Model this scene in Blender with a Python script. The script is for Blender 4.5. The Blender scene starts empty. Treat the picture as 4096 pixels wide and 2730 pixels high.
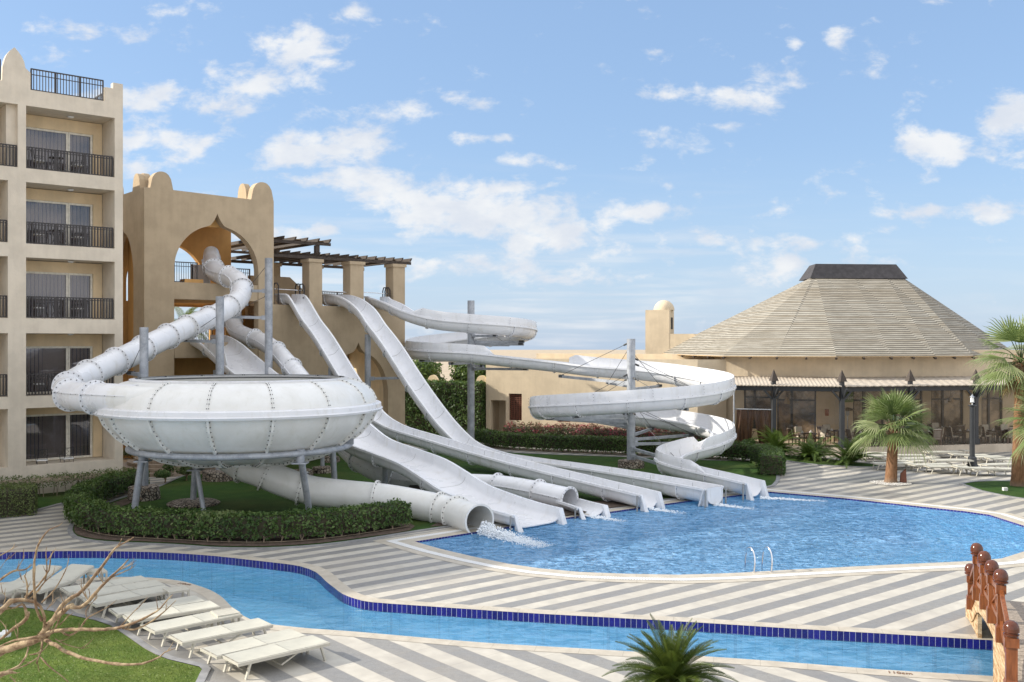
import bpy, bmesh, math, random
from mathutils import Vector, Matrix
from mathutils.geometry import tessellate_polygon
R = math.radians
rnd = random.Random(7)
sc = bpy.context.scene
COL = sc.collection
# ---------------- camera ----------------
F, CX, CY, HC = 3982.0, 2048.0, 1372.0, 6.3
cam = bpy.data.cameras.new("camera"); cam.lens = 35.0; cam.sensor_width = 36.0
cam.shift_y = 7.0/4096; cam.clip_end = 3000; cam.clip_start = 0.1
co = bpy.data.objects.new("camera", cam); COL.objects.link(co)
co.location = (0, 0, HC); co.rotation_euler = (R(90), 0, 0); sc.camera = co
# ---------------- view ----------------
sc.view_settings.view_transform = 'Standard'; sc.view_settings.look = 'None'
sc.view_settings.exposure = 0.80; sc.view_settings.gamma = 1.0
try: sc.cycles.transparent_max_bounces = 24
except Exception: pass
# ---------------- sun ----------------
SUN_EL = R(27.5); SV = Vector((-.998*math.cos(SUN_EL), .06*math.cos(SUN_EL), math.sin(SUN_EL)))
sl = bpy.data.lights.new("sun", 'SUN'); sl.energy = 3.5; sl.angle = R(.6); sl.color = (1, .93, .82)
so = bpy.data.objects.new("sun", sl); COL.objects.link(so)
so.rotation_euler = SV.to_track_quat('Z', 'Y').to_euler(); so.location = (-40, 30, 60)
# ---------------- world ----------------
w = bpy.data.worlds.new("World"); sc.world = w; w.use_nodes = True
nt = w.node_tree; nt.nodes.clear()
class NG:
    """terse node building"""
    def __init__(s, nt): s.nt = nt
    def n(s, t, **k):
        x = s.nt.nodes.new(t)
        for a, b in k.items():
            if a.startswith('i_'):
                x.inputs[a[2:].replace('_', ' ')].default_value = b
            else: setattr(x, a, b)
        return x
    def put(s, sock, v):
        if hasattr(v, 'is_output') or isinstance(v, bpy.types.NodeSocket): s.nt.links.new(v, sock)
        else: sock.default_value = v
    def m(s, op, a, b=0.0, c=None, clamp=False):
        x = s.nt.nodes.new('ShaderNodeMath'); x.operation = op; x.use_clamp = clamp
        s.put(x.inputs[0], a); s.put(x.inputs[1], b)
        if c is not None: s.put(x.inputs[2], c)
        return x.outputs[0]
    def v(s, op, a, b=(0, 0, 0)):
        x = s.nt.nodes.new('ShaderNodeVectorMath'); x.operation = op
        s.put(x.inputs[0], a); s.put(x.inputs[1], b)
        return x.outputs['Value'] if op in ('DOT_PRODUCT', 'LENGTH', 'DISTANCE') else x.outputs[0]
    def noise(s, vec, scale, detail=3, rough=.5, dist=0):
        x = s.nt.nodes.new('ShaderNodeTexNoise'); x.inputs['Scale'].default_value = scale
        x.inputs['Detail'].default_value = detail; x.inputs['Roughness'].default_value = rough
        x.inputs['Distortion'].default_value = dist
        if vec is not None: s.nt.links.new(vec, x.inputs['Vector'])
        return x.outputs['Fac']
    def ramp(s, v, lo, hi, a=0.0, b=1.0, smooth=True):
        x = s.nt.nodes.new('ShaderNodeMapRange'); x.interpolation_type = 'SMOOTHSTEP' if smooth else 'LINEAR'
        s.put(x.inputs[0], v)
        for i, q in enumerate((lo, hi, a, b)): x.inputs[1+i].default_value = q
        return x.outputs[0]
    def mix(s, f, a, b):
        x = s.nt.nodes.new('ShaderNodeMix'); x.data_type = 'RGBA'
        s.put(x.inputs[0], f)
        for k, q in ((6, a), (7, b)):
            if isinstance(q, tuple) and len(q) == 3: q = q+(1,)
            s.put(x.inputs[k], q)
        return x.outputs[2]
    def comb(s, x_, y_, z_=0.0):
        x = s.nt.nodes.new('ShaderNodeCombineXYZ')
        for i, q in enumerate((x_, y_, z_)): s.put(x.inputs[i], q)
        return x.outputs[0]
    def sep(s, v):
        x = s.nt.nodes.new('ShaderNodeSeparateXYZ'); s.nt.links.new(v, x.inputs[0]); return x.outputs
g = NG(nt)
SKY_K = .13
sky = g.n('ShaderNodeTexSky', sky_type='NISHITA', sun_disc=False, sun_elevation=SUN_EL,
          sun_rotation=math.atan2(SV.x, SV.y), air_density=1.0, dust_density=.6, ozone_density=1.4)
tc = g.n('ShaderNodeTexCoord').outputs['Generated']
X, Y, Z = g.sep(tc)[0:3]
zc = g.m('MAXIMUM', Z, .0)
# cloud plane coordinates (a layer overhead) and heading coordinates for the larger cloud banks
Yp = g.m('MAXIMUM', Y, .05)
hx, hz = g.m('DIVIDE', X, Yp), g.m('DIVIDE', Z, Yp)
P2 = g.comb(hx, g.m('MULTIPLY', hz, 1.75), 0.0)
n1 = g.m('ADD', g.m('MULTIPLY', g.noise(P2, 9.0, 9, .62, .3), .55), g.m('MULTIPLY', g.noise(g.v('ADD', P2, (5.0, 2.0, 0.0)), 24.0, 7, .6, .2), .45))
n2 = g.noise(g.v('ADD', P2, (3.1, 7.7, 1.0)), 3.2, 4, .5, .0)
banks = [  # u, v, half width, half height, weight  (1024-wide measure of the sky in front)
 (300,48,46,34,1.15),(335,20,30,20,.8),(262,78,60,16,.9),(140,98,44,16,1.0),(215,108,50,14,.8),(150,122,34,10,.8),
 (170,140,60,14,.9),(140,165,40,12,.9),(310,155,70,16,1.0),(360,140,36,18,.8),(345,178,70,14,.8),(405,112,40,12,.7),(452,95,16,10,.7),
 (480,103,20,9,.7),(466,138,24,7,.7),(500,139,12,6,.7),(450,210,70,26,1.2),(520,215,70,28,1.1),(560,232,66,30,1.1),(400,200,40,20,.8),
 (510,162,30,7,.6),(620,255,60,26,.9),(640,215,40,10,.8),(300,232,60,10,.8),(500,270,120,18,.7),(430,262,60,10,.6),
 (660,93,22,8,.85),(755,100,40,22,1.15),(735,128,18,10,.9),(800,84,18,10,.7),(838,36,14,12,.95),(795,44,10,6,.7),
 (945,150,44,18,.95),(1010,120,40,26,.9),(1000,210,60,12,.95),(930,178,14,12,.8),(825,245,50,12,.95),(880,232,20,8,.7),
 (960,212,50,10,.8),(780,270,70,18,.8),(830,262,60,10,.6),(115,30,60,16,.5),(60,60,50,12,.35),(180,14,40,10,.5),(700,240,30,8,.6),(900,214,30,6,.6)]
acc = None
for (u, v_, a, b, k) in banks:
    c = ((u-512)/995.6, (343-v_)/995.6, 0)
    d = g.v('SUBTRACT', g.comb(hx, hz, 0.0), c)
    d = g.v('MULTIPLY', d, (995.6/a/1.25, 995.6/b/1.25, 0))
    q = g.m('MULTIPLY', g.ramp(g.v('LENGTH', d), 0.0, 1.5, 1.0, 0.0), k)
    acc = q if acc is None else g.m('MAXIMUM', acc, q)
lowband = g.ramp(hz, .02, .20, 1.0, 0.0)
streak = g.noise(g.comb(g.m('MULTIPLY', hx, 1.2), g.m('MULTIPLY', hz, 14.0), 2.0), 5.0, 5, .55, .3)
side = g.ramp(hx, .12, .32, 1.0, 0.25)
cov = g.m('ADD', g.m('ADD', g.m('MULTIPLY', n1, 1.9), g.m('MULTIPLY', acc, .36)), g.m('MULTIPLY', n2, .25))
alpha = g.ramp(cov, 1.165, 1.45)
thin = g.m('MULTIPLY', g.m('MULTIPLY', g.ramp(streak, .42, .72), lowband), side)
thin = g.m('MULTIPLY', thin, .65)
alpha = g.m('MAXIMUM', g.m('MULTIPLY', alpha, .93), thin)
alpha = g.m('MULTIPLY', alpha, g.ramp(Y, 0.0, .3))
# the rest of the sky, overhead and behind the viewer: unseen bright cloud added as neutral fill light
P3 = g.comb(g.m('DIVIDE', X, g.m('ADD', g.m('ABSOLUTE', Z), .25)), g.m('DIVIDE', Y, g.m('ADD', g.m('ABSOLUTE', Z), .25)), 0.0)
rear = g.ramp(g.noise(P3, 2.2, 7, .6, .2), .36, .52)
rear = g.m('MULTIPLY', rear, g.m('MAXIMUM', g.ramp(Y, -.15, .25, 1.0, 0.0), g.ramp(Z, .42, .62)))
shade = g.noise(g.v('ADD', P2, (0.0, .035, 0.0)), 13.0, 6, .55)
cl = g.mix(g.ramp(shade, .35, .65), (3.3, 3.5, 3.85), (4.1, 4.15, 4.2))
skc = g.mix(.66, sky.outputs[0], (1.36, 2.12, 3.45))
hor = g.ramp(Z, .0, .20, .42, 0.0)
skc = g.mix(hor, skc, (2.5, 3.15, 4.0))
fin = g.mix(alpha, skc, cl)
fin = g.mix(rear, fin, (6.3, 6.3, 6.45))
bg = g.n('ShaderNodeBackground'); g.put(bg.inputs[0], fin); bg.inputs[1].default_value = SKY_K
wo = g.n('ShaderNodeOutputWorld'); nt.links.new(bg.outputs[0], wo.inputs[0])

# ---------------- geometry helpers ----------------
def G(x, y, z=0.0):
    Yd = F*(HC-z)/(y-CY); return Vector(((x-CX)/F*Yd, Yd, z))
def Pd(x, y, Yd): return Vector(((x-CX)/F*Yd, Yd, HC-(y-CY)/F*Yd))
class MB:
    def __init__(s): s.v = []; s.f = []; s.m = []; s.s = []; s.uv = {}
    def vert(s, p): s.v.append(tuple(p)); return len(s.v)-1
    def face(s, idx, mat=0, smooth=False, uv=None):
        s.f.append(tuple(idx)); s.m.append(mat); s.s.append(smooth)
        if uv: s.uv[len(s.f)-1] = uv
    def box(s, a, b, mat=0, M=None):
        x0, y0, z0 = a; x1, y1, z1 = b
        c = [(x0,y0,z0),(x1,y0,z0),(x1,y1,z0),(x0,y1,z0),(x0,y0,z1),(x1,y0,z1),(x1,y1,z1),(x0,y1,z1)]
        k = len(s.v)
        for p in c: s.v.append(tuple(M @ Vector(p)) if M else p)
        for q in ((0,3,2,1),(4,5,6,7),(0,1,5,4),(1,2,6,5),(2,3,7,6),(3,0,4,7)): s.face([k+i for i in q], mat)
    def bar(s, p, q, wd, ht, mat=0, up=Vector((0,0,1))):
        p, q = Vector(p), Vector(q); t = q-p; L = t.length
        if L < 1e-6: return
        t.normalize(); sd = t.cross(up)
        if sd.length < 1e-3: sd = t.cross(Vector((0,1,0)))
        sd.normalize(); u = sd.cross(t)
        M = Matrix(((t.x,sd.x,u.x,p.x),(t.y,sd.y,u.y,p.y),(t.z,sd.z,u.z,p.z),(0,0,0,1)))
        s.box((0,-wd/2,-ht/2),(L,wd/2,ht/2), mat, M)
    def tube(s, pts, rad, n=10, mat=0, cap=True, smooth=True):
        pts = [Vector(p) for p in pts]
        if not isinstance(rad, (list, tuple)): rad = [rad]*len(pts)
        k = len(s.v); prev = None
        for i, p in enumerate(pts):
            t = (pts[min(i+1, len(pts)-1)]-pts[max(i-1, 0)])
            if t.length < 1e-9: t = Vector((0,0,1))
            t.normalize()
            if prev is None:
                a = t.cross(Vector((0,0,1)))
                if a.length < .05: a = t.cross(Vector((1,0,0)))
            else: a = prev - t*prev.dot(t)
            a.normalize(); b = t.cross(a); prev = a
            for j in range(n):
                th = 2*math.pi*j/n; s.v.append(tuple(p+(a*math.cos(th)+b*math.sin(th))*rad[i]))
        for i in range(len(pts)-1):
            for j in range(n):
                j2 = (j+1) % n; s.face((k+i*n+j, k+i*n+j2, k+(i+1)*n+j2, k+(i+1)*n+j), mat, smooth)
        if cap:
            s.face([k+j for j in range(n)][::-1], mat); s.face([k+(len(pts)-1)*n+j for j in range(n)], mat)
    def lathe(s, prof, c, n=32, mat=0, smooth=True, a0=0, a1=360):
        k = len(s.v); full = abs(a1-a0) >= 359.9; m = n if full else n+1
        for (r, z) in prof:
            for j in range(m):
                th = R(a0+(a1-a0)*j/n); s.v.append((c[0]+r*math.cos(th), c[1]+r*math.sin(th), c[2]+z))
        for i in range(len(prof)-1):
            for j in range(n):
                j2 = (j+1) % m; s.face((k+i*m+j, k+i*m+j2, k+(i+1)*m+j2, k+(i+1)*m+j), mat, smooth)
    def octa(s, c, r, mat=0):
        k = len(s.v); c = Vector(c)
        for d in ((r,0,0),(-r,0,0),(0,r,0),(0,-r,0),(0,0,r),(0,0,-r)): s.v.append(tuple(c+Vector(d)))
        for q in ((0,2,4),(2,1,4),(1,3,4),(3,0,4),(2,0,5),(1,2,5),(3,1,5),(0,3,5)): s.face([k+i for i in q], mat)
    def loops(s, rings, closed=True, mat=0, smooth=True, capa=True, capb=True):
        k = len(s.v); n = len(rings[0])
        for r in rings:
            for p in r: s.v.append(tuple(p))
        for i in range(len(rings)-1):
            for j in range(n if closed else n-1):
                j2 = (j+1) % n; s.face((k+i*n+j, k+i*n+j2, k+(i+1)*n+j2, k+(i+1)*n+j), mat, smooth)
        if closed and capa: s.face([k+j for j in range(n)][::-1], mat)
        if closed and capb: s.face([k+(len(rings)-1)*n+j for j in range(n)], mat)
    def build(s, name, mats, parent=None, angle=40):
        me = bpy.data.meshes.new(name)
        if not isinstance(mats, (list, tuple)): mats = [mats]
        me.from_pydata(s.v, [], s.f)
        for m_ in mats: me.materials.append(m_)
        me.polygons.foreach_set('material_index', s.m)
        me.polygons.foreach_set('use_smooth', s.s)
        if s.uv:
            ul = me.uv_layers.new(name='UVMap')
            for fi, uv in s.uv.items():
                p = me.polygons[fi]
                for li, c in zip(p.loop_indices, uv): ul.data[li].uv = c
        me.update()
        o = bpy.data.objects.new(name, me); COL.objects.link(o)
        if parent: o.parent = parent
        if any(s.s):
            try: me.set_sharp_from_angle(angle=R(angle))
            except Exception: pass
        return o
def tag(o, label=None, cat=None, group=None, kind=None):
    if label: o['label'] = label
    if cat: o['category'] = cat
    if group: o['group'] = group
    if kind: o['kind'] = kind
    return o
def thing(name, label, cat, loc=(0,0,0), rz=0, group=None):
    o = bpy.data.objects.new(name, None); COL.objects.link(o); o.location = loc; o.rotation_euler = (0,0,rz)
    o.empty_display_size = .2
    return tag(o, label, cat, group)
def dup(root, loc=None, rz=None, label=None):
    kids = {}
    for o in list(bpy.data.objects):
        if o.parent: kids.setdefault(o.parent.name, []).append(o)
    def cp(o, par):
        c = o.copy(); COL.objects.link(c)
        if par: c.parent = par
        for ch in kids.get(o.name, []): cp(ch, c)
        return c
    r = cp(root, None)
    if loc is not None: r.location = loc
    if rz is not None: r.rotation_euler = (0,0,rz)
    if label: r['label'] = label
    return r
def cr(pts, step=.35):
    pts = [Vector(p) for p in pts]; P = [2*pts[0]-pts[1]]+pts+[2*pts[-1]-pts[-2]]; out = []
    for i in range(1, len(P)-2):
        p0, p1, p2, p3 = P[i-1], P[i], P[i+1], P[i+2]
        n = max(2, int((p2-p1).length/step))
        for j in range(n):
            t = j/n
            out.append(.5*((2*p1)+(p2-p0)*t+(2*p0-5*p1+4*p2-p3)*t*t+(3*p1-3*p2+p3-p0)*t**3))
    out.append(pts[-1]); return out
def frames(path):
    fr = []
    for i, p in enumerate(path):
        t = (path[min(i+1, len(path)-1)]-path[max(i-1, 0)]).normalized()
        wv = t.cross(Vector((0,0,1)))
        if wv.length < .08: wv = fr[-1][2].copy() if fr else Vector((1,0,0))
        wv.normalize(); fr.append((p, t, wv, wv.cross(t)))
    return fr
def arclen(path):
    s = [0]
    for a, b in zip(path, path[1:]): s.append(s[-1]+(b-a).length)
    return s
def slab(mb, outline, holes, O, e, n, t, mat=0, mat_in=None, b0=0.0):
    """wall panel: outline/holes in (a,z); front face at offset b0 along n, thickness t backwards"""
    O, e, n = Vector(O), Vector(e), Vector(n)
    pos = lambda a, z, b: O+e*a+n*b+Vector((0,0,z))
    polys = [[Vector((a, z, 0)) for a, z in pl] for pl in [outline]+holes]
    flat = [p for pl in polys for p in pl]
    tris = tessellate_polygon(polys)
    kf = len(mb.v)
    for p in flat: mb.v.append(tuple(pos(p.x, p.y, b0)))
    kb = len(mb.v)
    for p in flat: mb.v.append(tuple(pos(p.x, p.y, b0-t)))
    for tr in tris:
        a, b, c = [flat[i] for i in tr]
        ar = (b-a).cross(c-a).z
        tr = tr if ar > 0 else tr[::-1]
        mb.face([kf+i for i in tr], mat); mb.face([kb+i for i in tr[::-1]], mat if mat_in is None else mat_in)
    i0 = 0
    for pl in polys:
        m_ = len(pl)
        for j in range(m_):
            a, b = i0+j, i0+(j+1) % m_
            mb.face((kf+a, kf+b, kb+b, kb+a), mat)
        i0 += m_
def sheet(mb, outline, holes, z, mat=0):
    polys = [[Vector((p[0], p[1], 0)) for p in pl] for pl in [outline]+holes]
    flat = [p for pl in polys for p in pl]; k = len(mb.v)
    for p in flat: mb.v.append((p.x, p.y, z))
    for tr in tessellate_polygon(polys):
        a, b, c = [flat[i] for i in tr]
        if (b-a).cross(c-a).z < 0: tr = tr[::-1]
        mb.face([k+i for i in tr], mat)
def offset_line(pts, d, closed=False):
    out = []; n = len(pts)
    for i in range(n):
        a = pts[(i-1) % n] if (closed or i > 0) else pts[i]; b = pts[(i+1) % n] if (closed or i < n-1) else pts[i]
        if closed or 0 < i < n-1:
            d1 = (Vector(pts[i][:2])-Vector(a[:2])).normalized(); d2 = (Vector(b[:2])-Vector(pts[i][:2])).normalized()
            n1_, n2_ = Vector((-d1.y, d1.x)), Vector((-d2.y, d2.x)); nn = n1_+n2_
            if nn.length < .2: nn = n1_
            nn.normalize(); k = d/max(.5, nn.dot(n1_))
        else:
            dd = (Vector(b[:2])-Vector(a[:2])).normalized(); nn = Vector((-dd.y, dd.x)); k = d
        out.append(Vector((pts[i][0]+nn.x*k, pts[i][1]+nn.y*k, 0)))
    return out
def ribbon(mb, pts, d0, d1, z, mat=0, closed=False, zt=None):
    a, b = offset_line(pts, d0, closed), offset_line(pts, d1, closed); n = len(pts); k = len(mb.v)
    for p in a: mb.v.append((p.x, p.y, z))
    for p in b: mb.v.append((p.x, p.y, z))
    for i in range(n if closed else n-1):
        j = (i+1) % n; mb.face((k+i, k+j, k+n+j, k+n+i), mat)
# ---------------- materials ----------------
def mat(name, build):
    m = bpy.data.materials.new(name); m.use_nodes = True; nt = m.node_tree; nt.nodes.clear()
    g = NG(nt); out = g.n('ShaderNodeOutputMaterial'); sh = build(g); nt.links.new(sh, out.inputs[0]); return m
def pbr(g, col, rough=.6, metal=0, spec=.5, bump=None, bstr=.3, bdist=.02, trans=None):
    p = g.n('ShaderNodeBsdfPrincipled')
    if isinstance(col, tuple): col = col if len(col) == 4 else col+(1,)
    g.put(p.inputs['Base Color'], col); g.put(p.inputs['Roughness'], rough); p.inputs['Metallic'].default_value = metal
    p.inputs['Specular IOR Level'].default_value = spec
    if bump is not None:
        b = g.n('ShaderNodeBump'); b.inputs['Strength'].default_value = bstr; b.inputs['Distance'].default_value = bdist
        g.put(b.inputs['Height'], bump); g.nt.links.new(b.outputs[0], p.inputs['Normal'])
    return p.outputs[0]
def pos(g): return g.n('ShaderNodeNewGeometry').outputs['Position']
def obc(g): return g.n('ShaderNodeTexCoord').outputs['Object']
def simple(name, col, rough=.6, metal=0, var=.12, scale=6, bstr=.0, bscale=60, spec=.5, bdist=.01):
    def b(g):
        p = pos(g); n = g.noise(p, scale, 4, .6)
        c = g.mix(g.ramp(n, .3, .7), tuple(x*(1-var) for x in col), tuple(min(1, x*(1+var)) for x in col))
        return pbr(g, c, rough, metal, spec, g.noise(p, bscale, 3) if bstr else None, bstr, bdist)
    return mat(name, b)
def stucco(name, col, var=.07):
    def b(g):
        p = pos(g); n = g.noise(p, 1.1, 5, .6); f = g.noise(p, 45, 3, .6)
        st = g.noise(g.v('MULTIPLY', p, (3.0, 3.0, .25)), 1.5, 4, .6)   # rain streaks
        k = g.m('ADD', g.m('MULTIPLY', n, .75), g.m('MULTIPLY', st, .25))
        c = g.mix(g.ramp(k, .35, .65), tuple(x*(1-var*1.3) for x in col), tuple(x*(1+var) for x in col))
        c = g.mix(g.ramp(f, .55, .8, 0, .25), c, tuple(x*.85 for x in col))
        return pbr(g, c, .9, 0, .2, g.m('ADD', f, g.noise(p, 8, 2)), .45, .012)
    return mat(name, b)
M = {}
M['hotel'] = stucco('hotel_stucco', (.65, .575, .465)); M['hotel_in'] = stucco('hotel_warm_stucco', (.80, .64, .42))
M['tower'] = stucco('tower_stucco', (.47, .37, .25)); M['orange'] = stucco('orange_stucco', (.58, .34, .13))
M['cream'] = stucco('cream_stucco', (.60, .50, .36)); M['terr'] = stucco('terrace_stucco', (.55, .47, .37), .12)
def fg(g):
    p = pos(g)
    n = g.noise(p, .9, 5, .6); st = g.noise(g.v('MULTIPLY', p, (2.5, 2.5, .5)), 1.2, 5, .65)
    c = g.mix(g.ramp(n, .3, .7), (.73, .735, .75), (.79, .795, .81))
    c = g.mix(g.ramp(st, .50, .78, 0, .5), c, (.56, .54, .48))
    return pbr(g, c, g.ramp(n, .3, .7, .22, .38), 0, .5, g.noise(p, 2.2, 2), .08, .03)
M['fib'] = mat('white_fibreglass', fg)
def fg2(g):
    p = pos(g); n = g.noise(p, 1.3, 5, .6)
    z = g.sep(p)[2]
    c = g.mix(g.ramp(n, .35, .7), (.74, .735, .70), (.80, .80, .775))
    st = g.noise(g.v('MULTIPLY', p, (3.5, 3.5, .35)), 1.2, 5, .65)
    c = g.mix(g.ramp(st, .50, .8, 0, .35), c, (.54, .53, .44))
    return pbr(g, c, .33, 0, .5, g.noise(p, 3, 2), .08, .03)
M['fibold'] = mat('weathered_fibreglass', fg2)
M['bolt'] = simple('dark_bolts', (.06, .06, .06), .6)
M['seam'] = simple('seam_joint', (.30, .30, .29), .6)
def galv(g):
    p = pos(g); v = g.n('ShaderNodeTexVoronoi'); v.inputs['Scale'].default_value = 14; g.nt.links.new(p, v.inputs['Vector'])
    n = g.noise(p, 2.5, 5, .65)
    c = g.mix(v.outputs['Color'] if False else g.ramp(n, .3, .7), (.27, .29, .32), (.44, .46, .49))
    c = g.mix(g.ramp(g.noise(p, 22, 3), .55, .7, 0, .5), c, (.52, .54, .56))
    return pbr(g, c, .5, .25, .5)
M['galv'] = mat('galvanised_steel', galv)
M['rail'] = simple('dark_bronze_metal', (.035, .03, .03), .5)
M['frame'] = simple('cream_frame', (.78, .75, .66), .5)
M['dframe'] = simple('dark_window_frame', (.035, .032, .03), .5)
M['wood'] = simple('dark_pergola_wood', (.06, .045, .035), .75, var=.35, scale=14)
M['mat_panel'] = simple('reed_panel', (.42, .30, .17), .85)
M['steel'] = simple('polished_steel', (.75, .75, .76), .15, 1, var=.02)
M['white'] = simple('white_plastic', (.78, .78, .76), .5)
M['lframe'] = simple('lounger_frame', (.50, .475, .40), .45, var=.05)
M['lfab'] = simple('lounger_mesh', (.46, .45, .385), .8, var=.05, scale=3, bstr=.2, bscale=300)
M['soil'] = simple('soil', (.10, .07, .05), .95, var=.35, scale=5, bstr=.8, bscale=18, bdist=.05)
M['nap'] = simple('napkin', (.80, .80, .84), .8)
M['iron'] = simple('wrought_iron', (.05, .048, .05), .6)
M['cush'] = simple('cream_cushion', (.62, .58, .50), .9)
M['rattan'] = simple('brown_rattan', (.16, .11, .08), .8)
M['lampw'] = simple('lamp_glass', (.8, .8, .78), .2)
M['greensign'] = simple('green_sign', (.12, .20, .04), .6)
M['tealblk'] = simple('black_metal', (.03, .033, .038), .4)
M['ochre'] = simple('ochre_plaque', (.35, .13, .05), .7)
def glassm(g):
    p = pos(g)
    fold = g.n('ShaderNodeTexWave'); fold.wave_type = 'BANDS'; fold.bands_direction = 'X'
    return None
def curtain(g):
    p = pos(g); u = g.v('DOT_PRODUCT', p, (.766, .643, 0))
    n = g.noise(g.comb(g.m('MULTIPLY', u, 9.0), g.m('MULTIPLY', g.sep(p)[2], .25), 0.0), 1.0, 3, .5)
    c = g.mix(g.ramp(n, .3, .7), (.17, .16, .19), (.40, .385, .43))
    return pbr(g, c, .95, 0, .1)
M['curt'] = mat('grey_curtain', curtain)
def glass(tint, fac, rough=.02, bumps=.0):
    def b(g):
        t = g.n('ShaderNodeBsdfTransparent'); t.inputs[0].default_value = tint+(1,)
        gl = g.n('ShaderNodeBsdfGlossy'); gl.inputs['Roughness'].default_value = rough
        if bumps:
            bp = g.n('ShaderNodeBump'); bp.inputs['Strength'].default_value = bumps; bp.inputs['Distance'].default_value = .05
            g.put(bp.inputs['Height'], g.noise(pos(g), 1.5, 3)); g.nt.links.new(bp.outputs[0], gl.inputs['Normal'])
        fr = g.n('ShaderNodeFresnel'); fr.inputs[0].default_value = 1.5
        mx = g.n('ShaderNodeMixShader'); g.put(mx.inputs[0], g.m('MULTIPLY', fr.outputs[0], fac, clamp=True))
        g.nt.links.new(t.outputs[0], mx.inputs[1]); g.nt.links.new(gl.outputs[0], mx.inputs[2]); return mx.outputs[0]
    return b
M['glass'] = mat('window_glass', glass((.74, .74, .78), 1.8))
M['dglass'] = mat('dark_reflective_glass', lambda g: pbr(g, g.mix(g.ramp(g.noise(pos(g), .9, 4, .6), .4, .65), (.09, .07, .05), (.34, .26, .18)), .08, 0, .9))  # brown mottle painted into the panes in place of reflections
M['film'] = mat('clear_plastic_curtain', glass((.86, .82, .76), 1.2, .12, .5))
M['inner'] = simple('dark_interior', (.03, .025, .02), .9)
M['sheer'] = mat('brown_sheer_drape', lambda g: pbr(g, g.mix(g.ramp(g.noise(g.v('MULTIPLY', pos(g), (9., 9., .3)), 1, 3), .35, .65), (.14, .08, .05), (.30, .18, .12)), .9))
# paving -------------------------------------------------
def paving(ang, period, ph, duty=.5, cross=1.2):
    t = R(ang)
    def b(g):
        p = pos(g)
        s = g.m('ADD', g.v('DOT_PRODUCT', p, (-math.sin(t), math.cos(t), 0)), ph)
        u = g.v('DOT_PRODUCT', p, (math.cos(t), math.sin(t), 0))
        fr = g.m('FRACT', g.m('DIVIDE', g.m('ADD', s, 800*period), period))
        dark = g.m('LESS_THAN', fr, duty)
        row = g.m('FLOOR', g.m('DIVIDE', g.m('ADD', s, 800*period), period/2))
        # joints: across each strip, staggered per strip
        wn = g.n('ShaderNodeTexWhiteNoise'); wn.noise_dimensions = '1D'; g.put(wn.inputs['W'], row)
        uu = g.m('DIVIDE', g.m('ADD', u, g.m('MULTIPLY', wn.outputs['Value'], 3.0)), cross)
        fu = g.m('FRACT', g.m('ADD', uu, 500.0)); fl = g.m('FLOOR', g.m('ADD', uu, 500.0))
        j1 = g.m('LESS_THAN', g.m('MINIMUM', fu, g.m('SUBTRACT', 1.0, fu)), .008)
        f2 = g.m('FRACT', g.m('DIVIDE', g.m('ADD', s, 800*period), period/2))
        j2 = g.m('LESS_THAN', g.m('MINIMUM', f2, g.m('SUBTRACT', 1.0, f2)), .016)
        jj = g.m('MAXIMUM', j1, j2)
        w2 = g.n('ShaderNodeTexWhiteNoise'); w2.noise_dimensions = '2D'; g.put(w2.inputs['Vector'], g.comb(row, fl, 0.0))
        sl = w2.outputs['Value']
        n = g.noise(p, 2.6, 5, .65); f = g.noise(p, 55, 3, .7); big = g.noise(p, .35, 4, .6)
        lt = g.mix(g.ramp(n, .35, .7), (.47, .435, .365), (.545, .515, .445))
        lt = g.mix(g.m('MULTIPLY', sl, .35), lt, (.46, .43, .38))
        dk = g.mix(g.ramp(f, .35, .7), (.22, .213, .198), (.32, .31, .29))
        dk = g.mix(g.ramp(g.noise(p, 5.5, 4, .7), .42, .7, 0, .45), dk, (.17, .165, .16))
        dk = g.mix(g.m('MULTIPLY', sl, .5), dk, (.18, .18, .185))
        c = g.mix(dark, lt, dk)
        c = g.mix(g.m('MULTIPLY', g.ramp(big, .45, .7), .28), c, (.30, .27, .23))
        c = g.mix(g.m('MULTIPLY', jj, .40), c, (.26, .23, .19))
        return pbr(g, c, g.ramp(n, .3, .7, .38, .62), 0, .45, g.m('SUBTRACT', f, g.m('MULTIPLY', jj, 1.5)), .12, .006)
    return mat('striped_paving', b)
M['paveA'] = paving(39.0, .797, .72)
M['paveB'] = paving(-50.0, .88, .34)
def stone(name, a, bcol, rough=.6, jt=.0):
    def b(g):
        p = pos(g); n = g.noise(p, 3, 6, .65); f = g.noise(p, 40, 3, .7)
        c = g.mix(g.ramp(n, .3, .7), a, bcol); c = g.mix(g.ramp(f, .5, .8, 0, .3), c, tuple(x*.7 for x in a))
        uv = g.n('ShaderNodeTexCoord').outputs['UV']; u = g.sep(uv)[0]
        fr = g.m('FRACT', g.m('DIVIDE', g.m('ADD', u, 900.0), .9))
        if jt: c = g.mix(g.m('MULTIPLY', g.m('LESS_THAN', fr, .012), jt), c, (.2, .17, .13))
        return pbr(g, c, rough, 0, .4, f, .2, .008)
    return mat(name, b)
M['cope'] = stone('coping_stone', (.42, .375, .30), (.53, .48, .395), .5, .5)
M['granite'] = stone('grey_granite', (.20, .20, .205), (.30, .30, .30), .55)
def grate(g):
    u = g.sep(g.n('ShaderNodeTexCoord').outputs['UV'])[0]
    fr = g.m('FRACT', g.m('DIVIDE', g.m('ADD', u, 900.0), .07))
    c = g.mix(g.m('LESS_THAN', fr, .3), (.78, .78, .76), (.45, .45, .44)); return pbr(g, c, .5)
M['grate'] = mat('white_drain_grating', grate)
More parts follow.
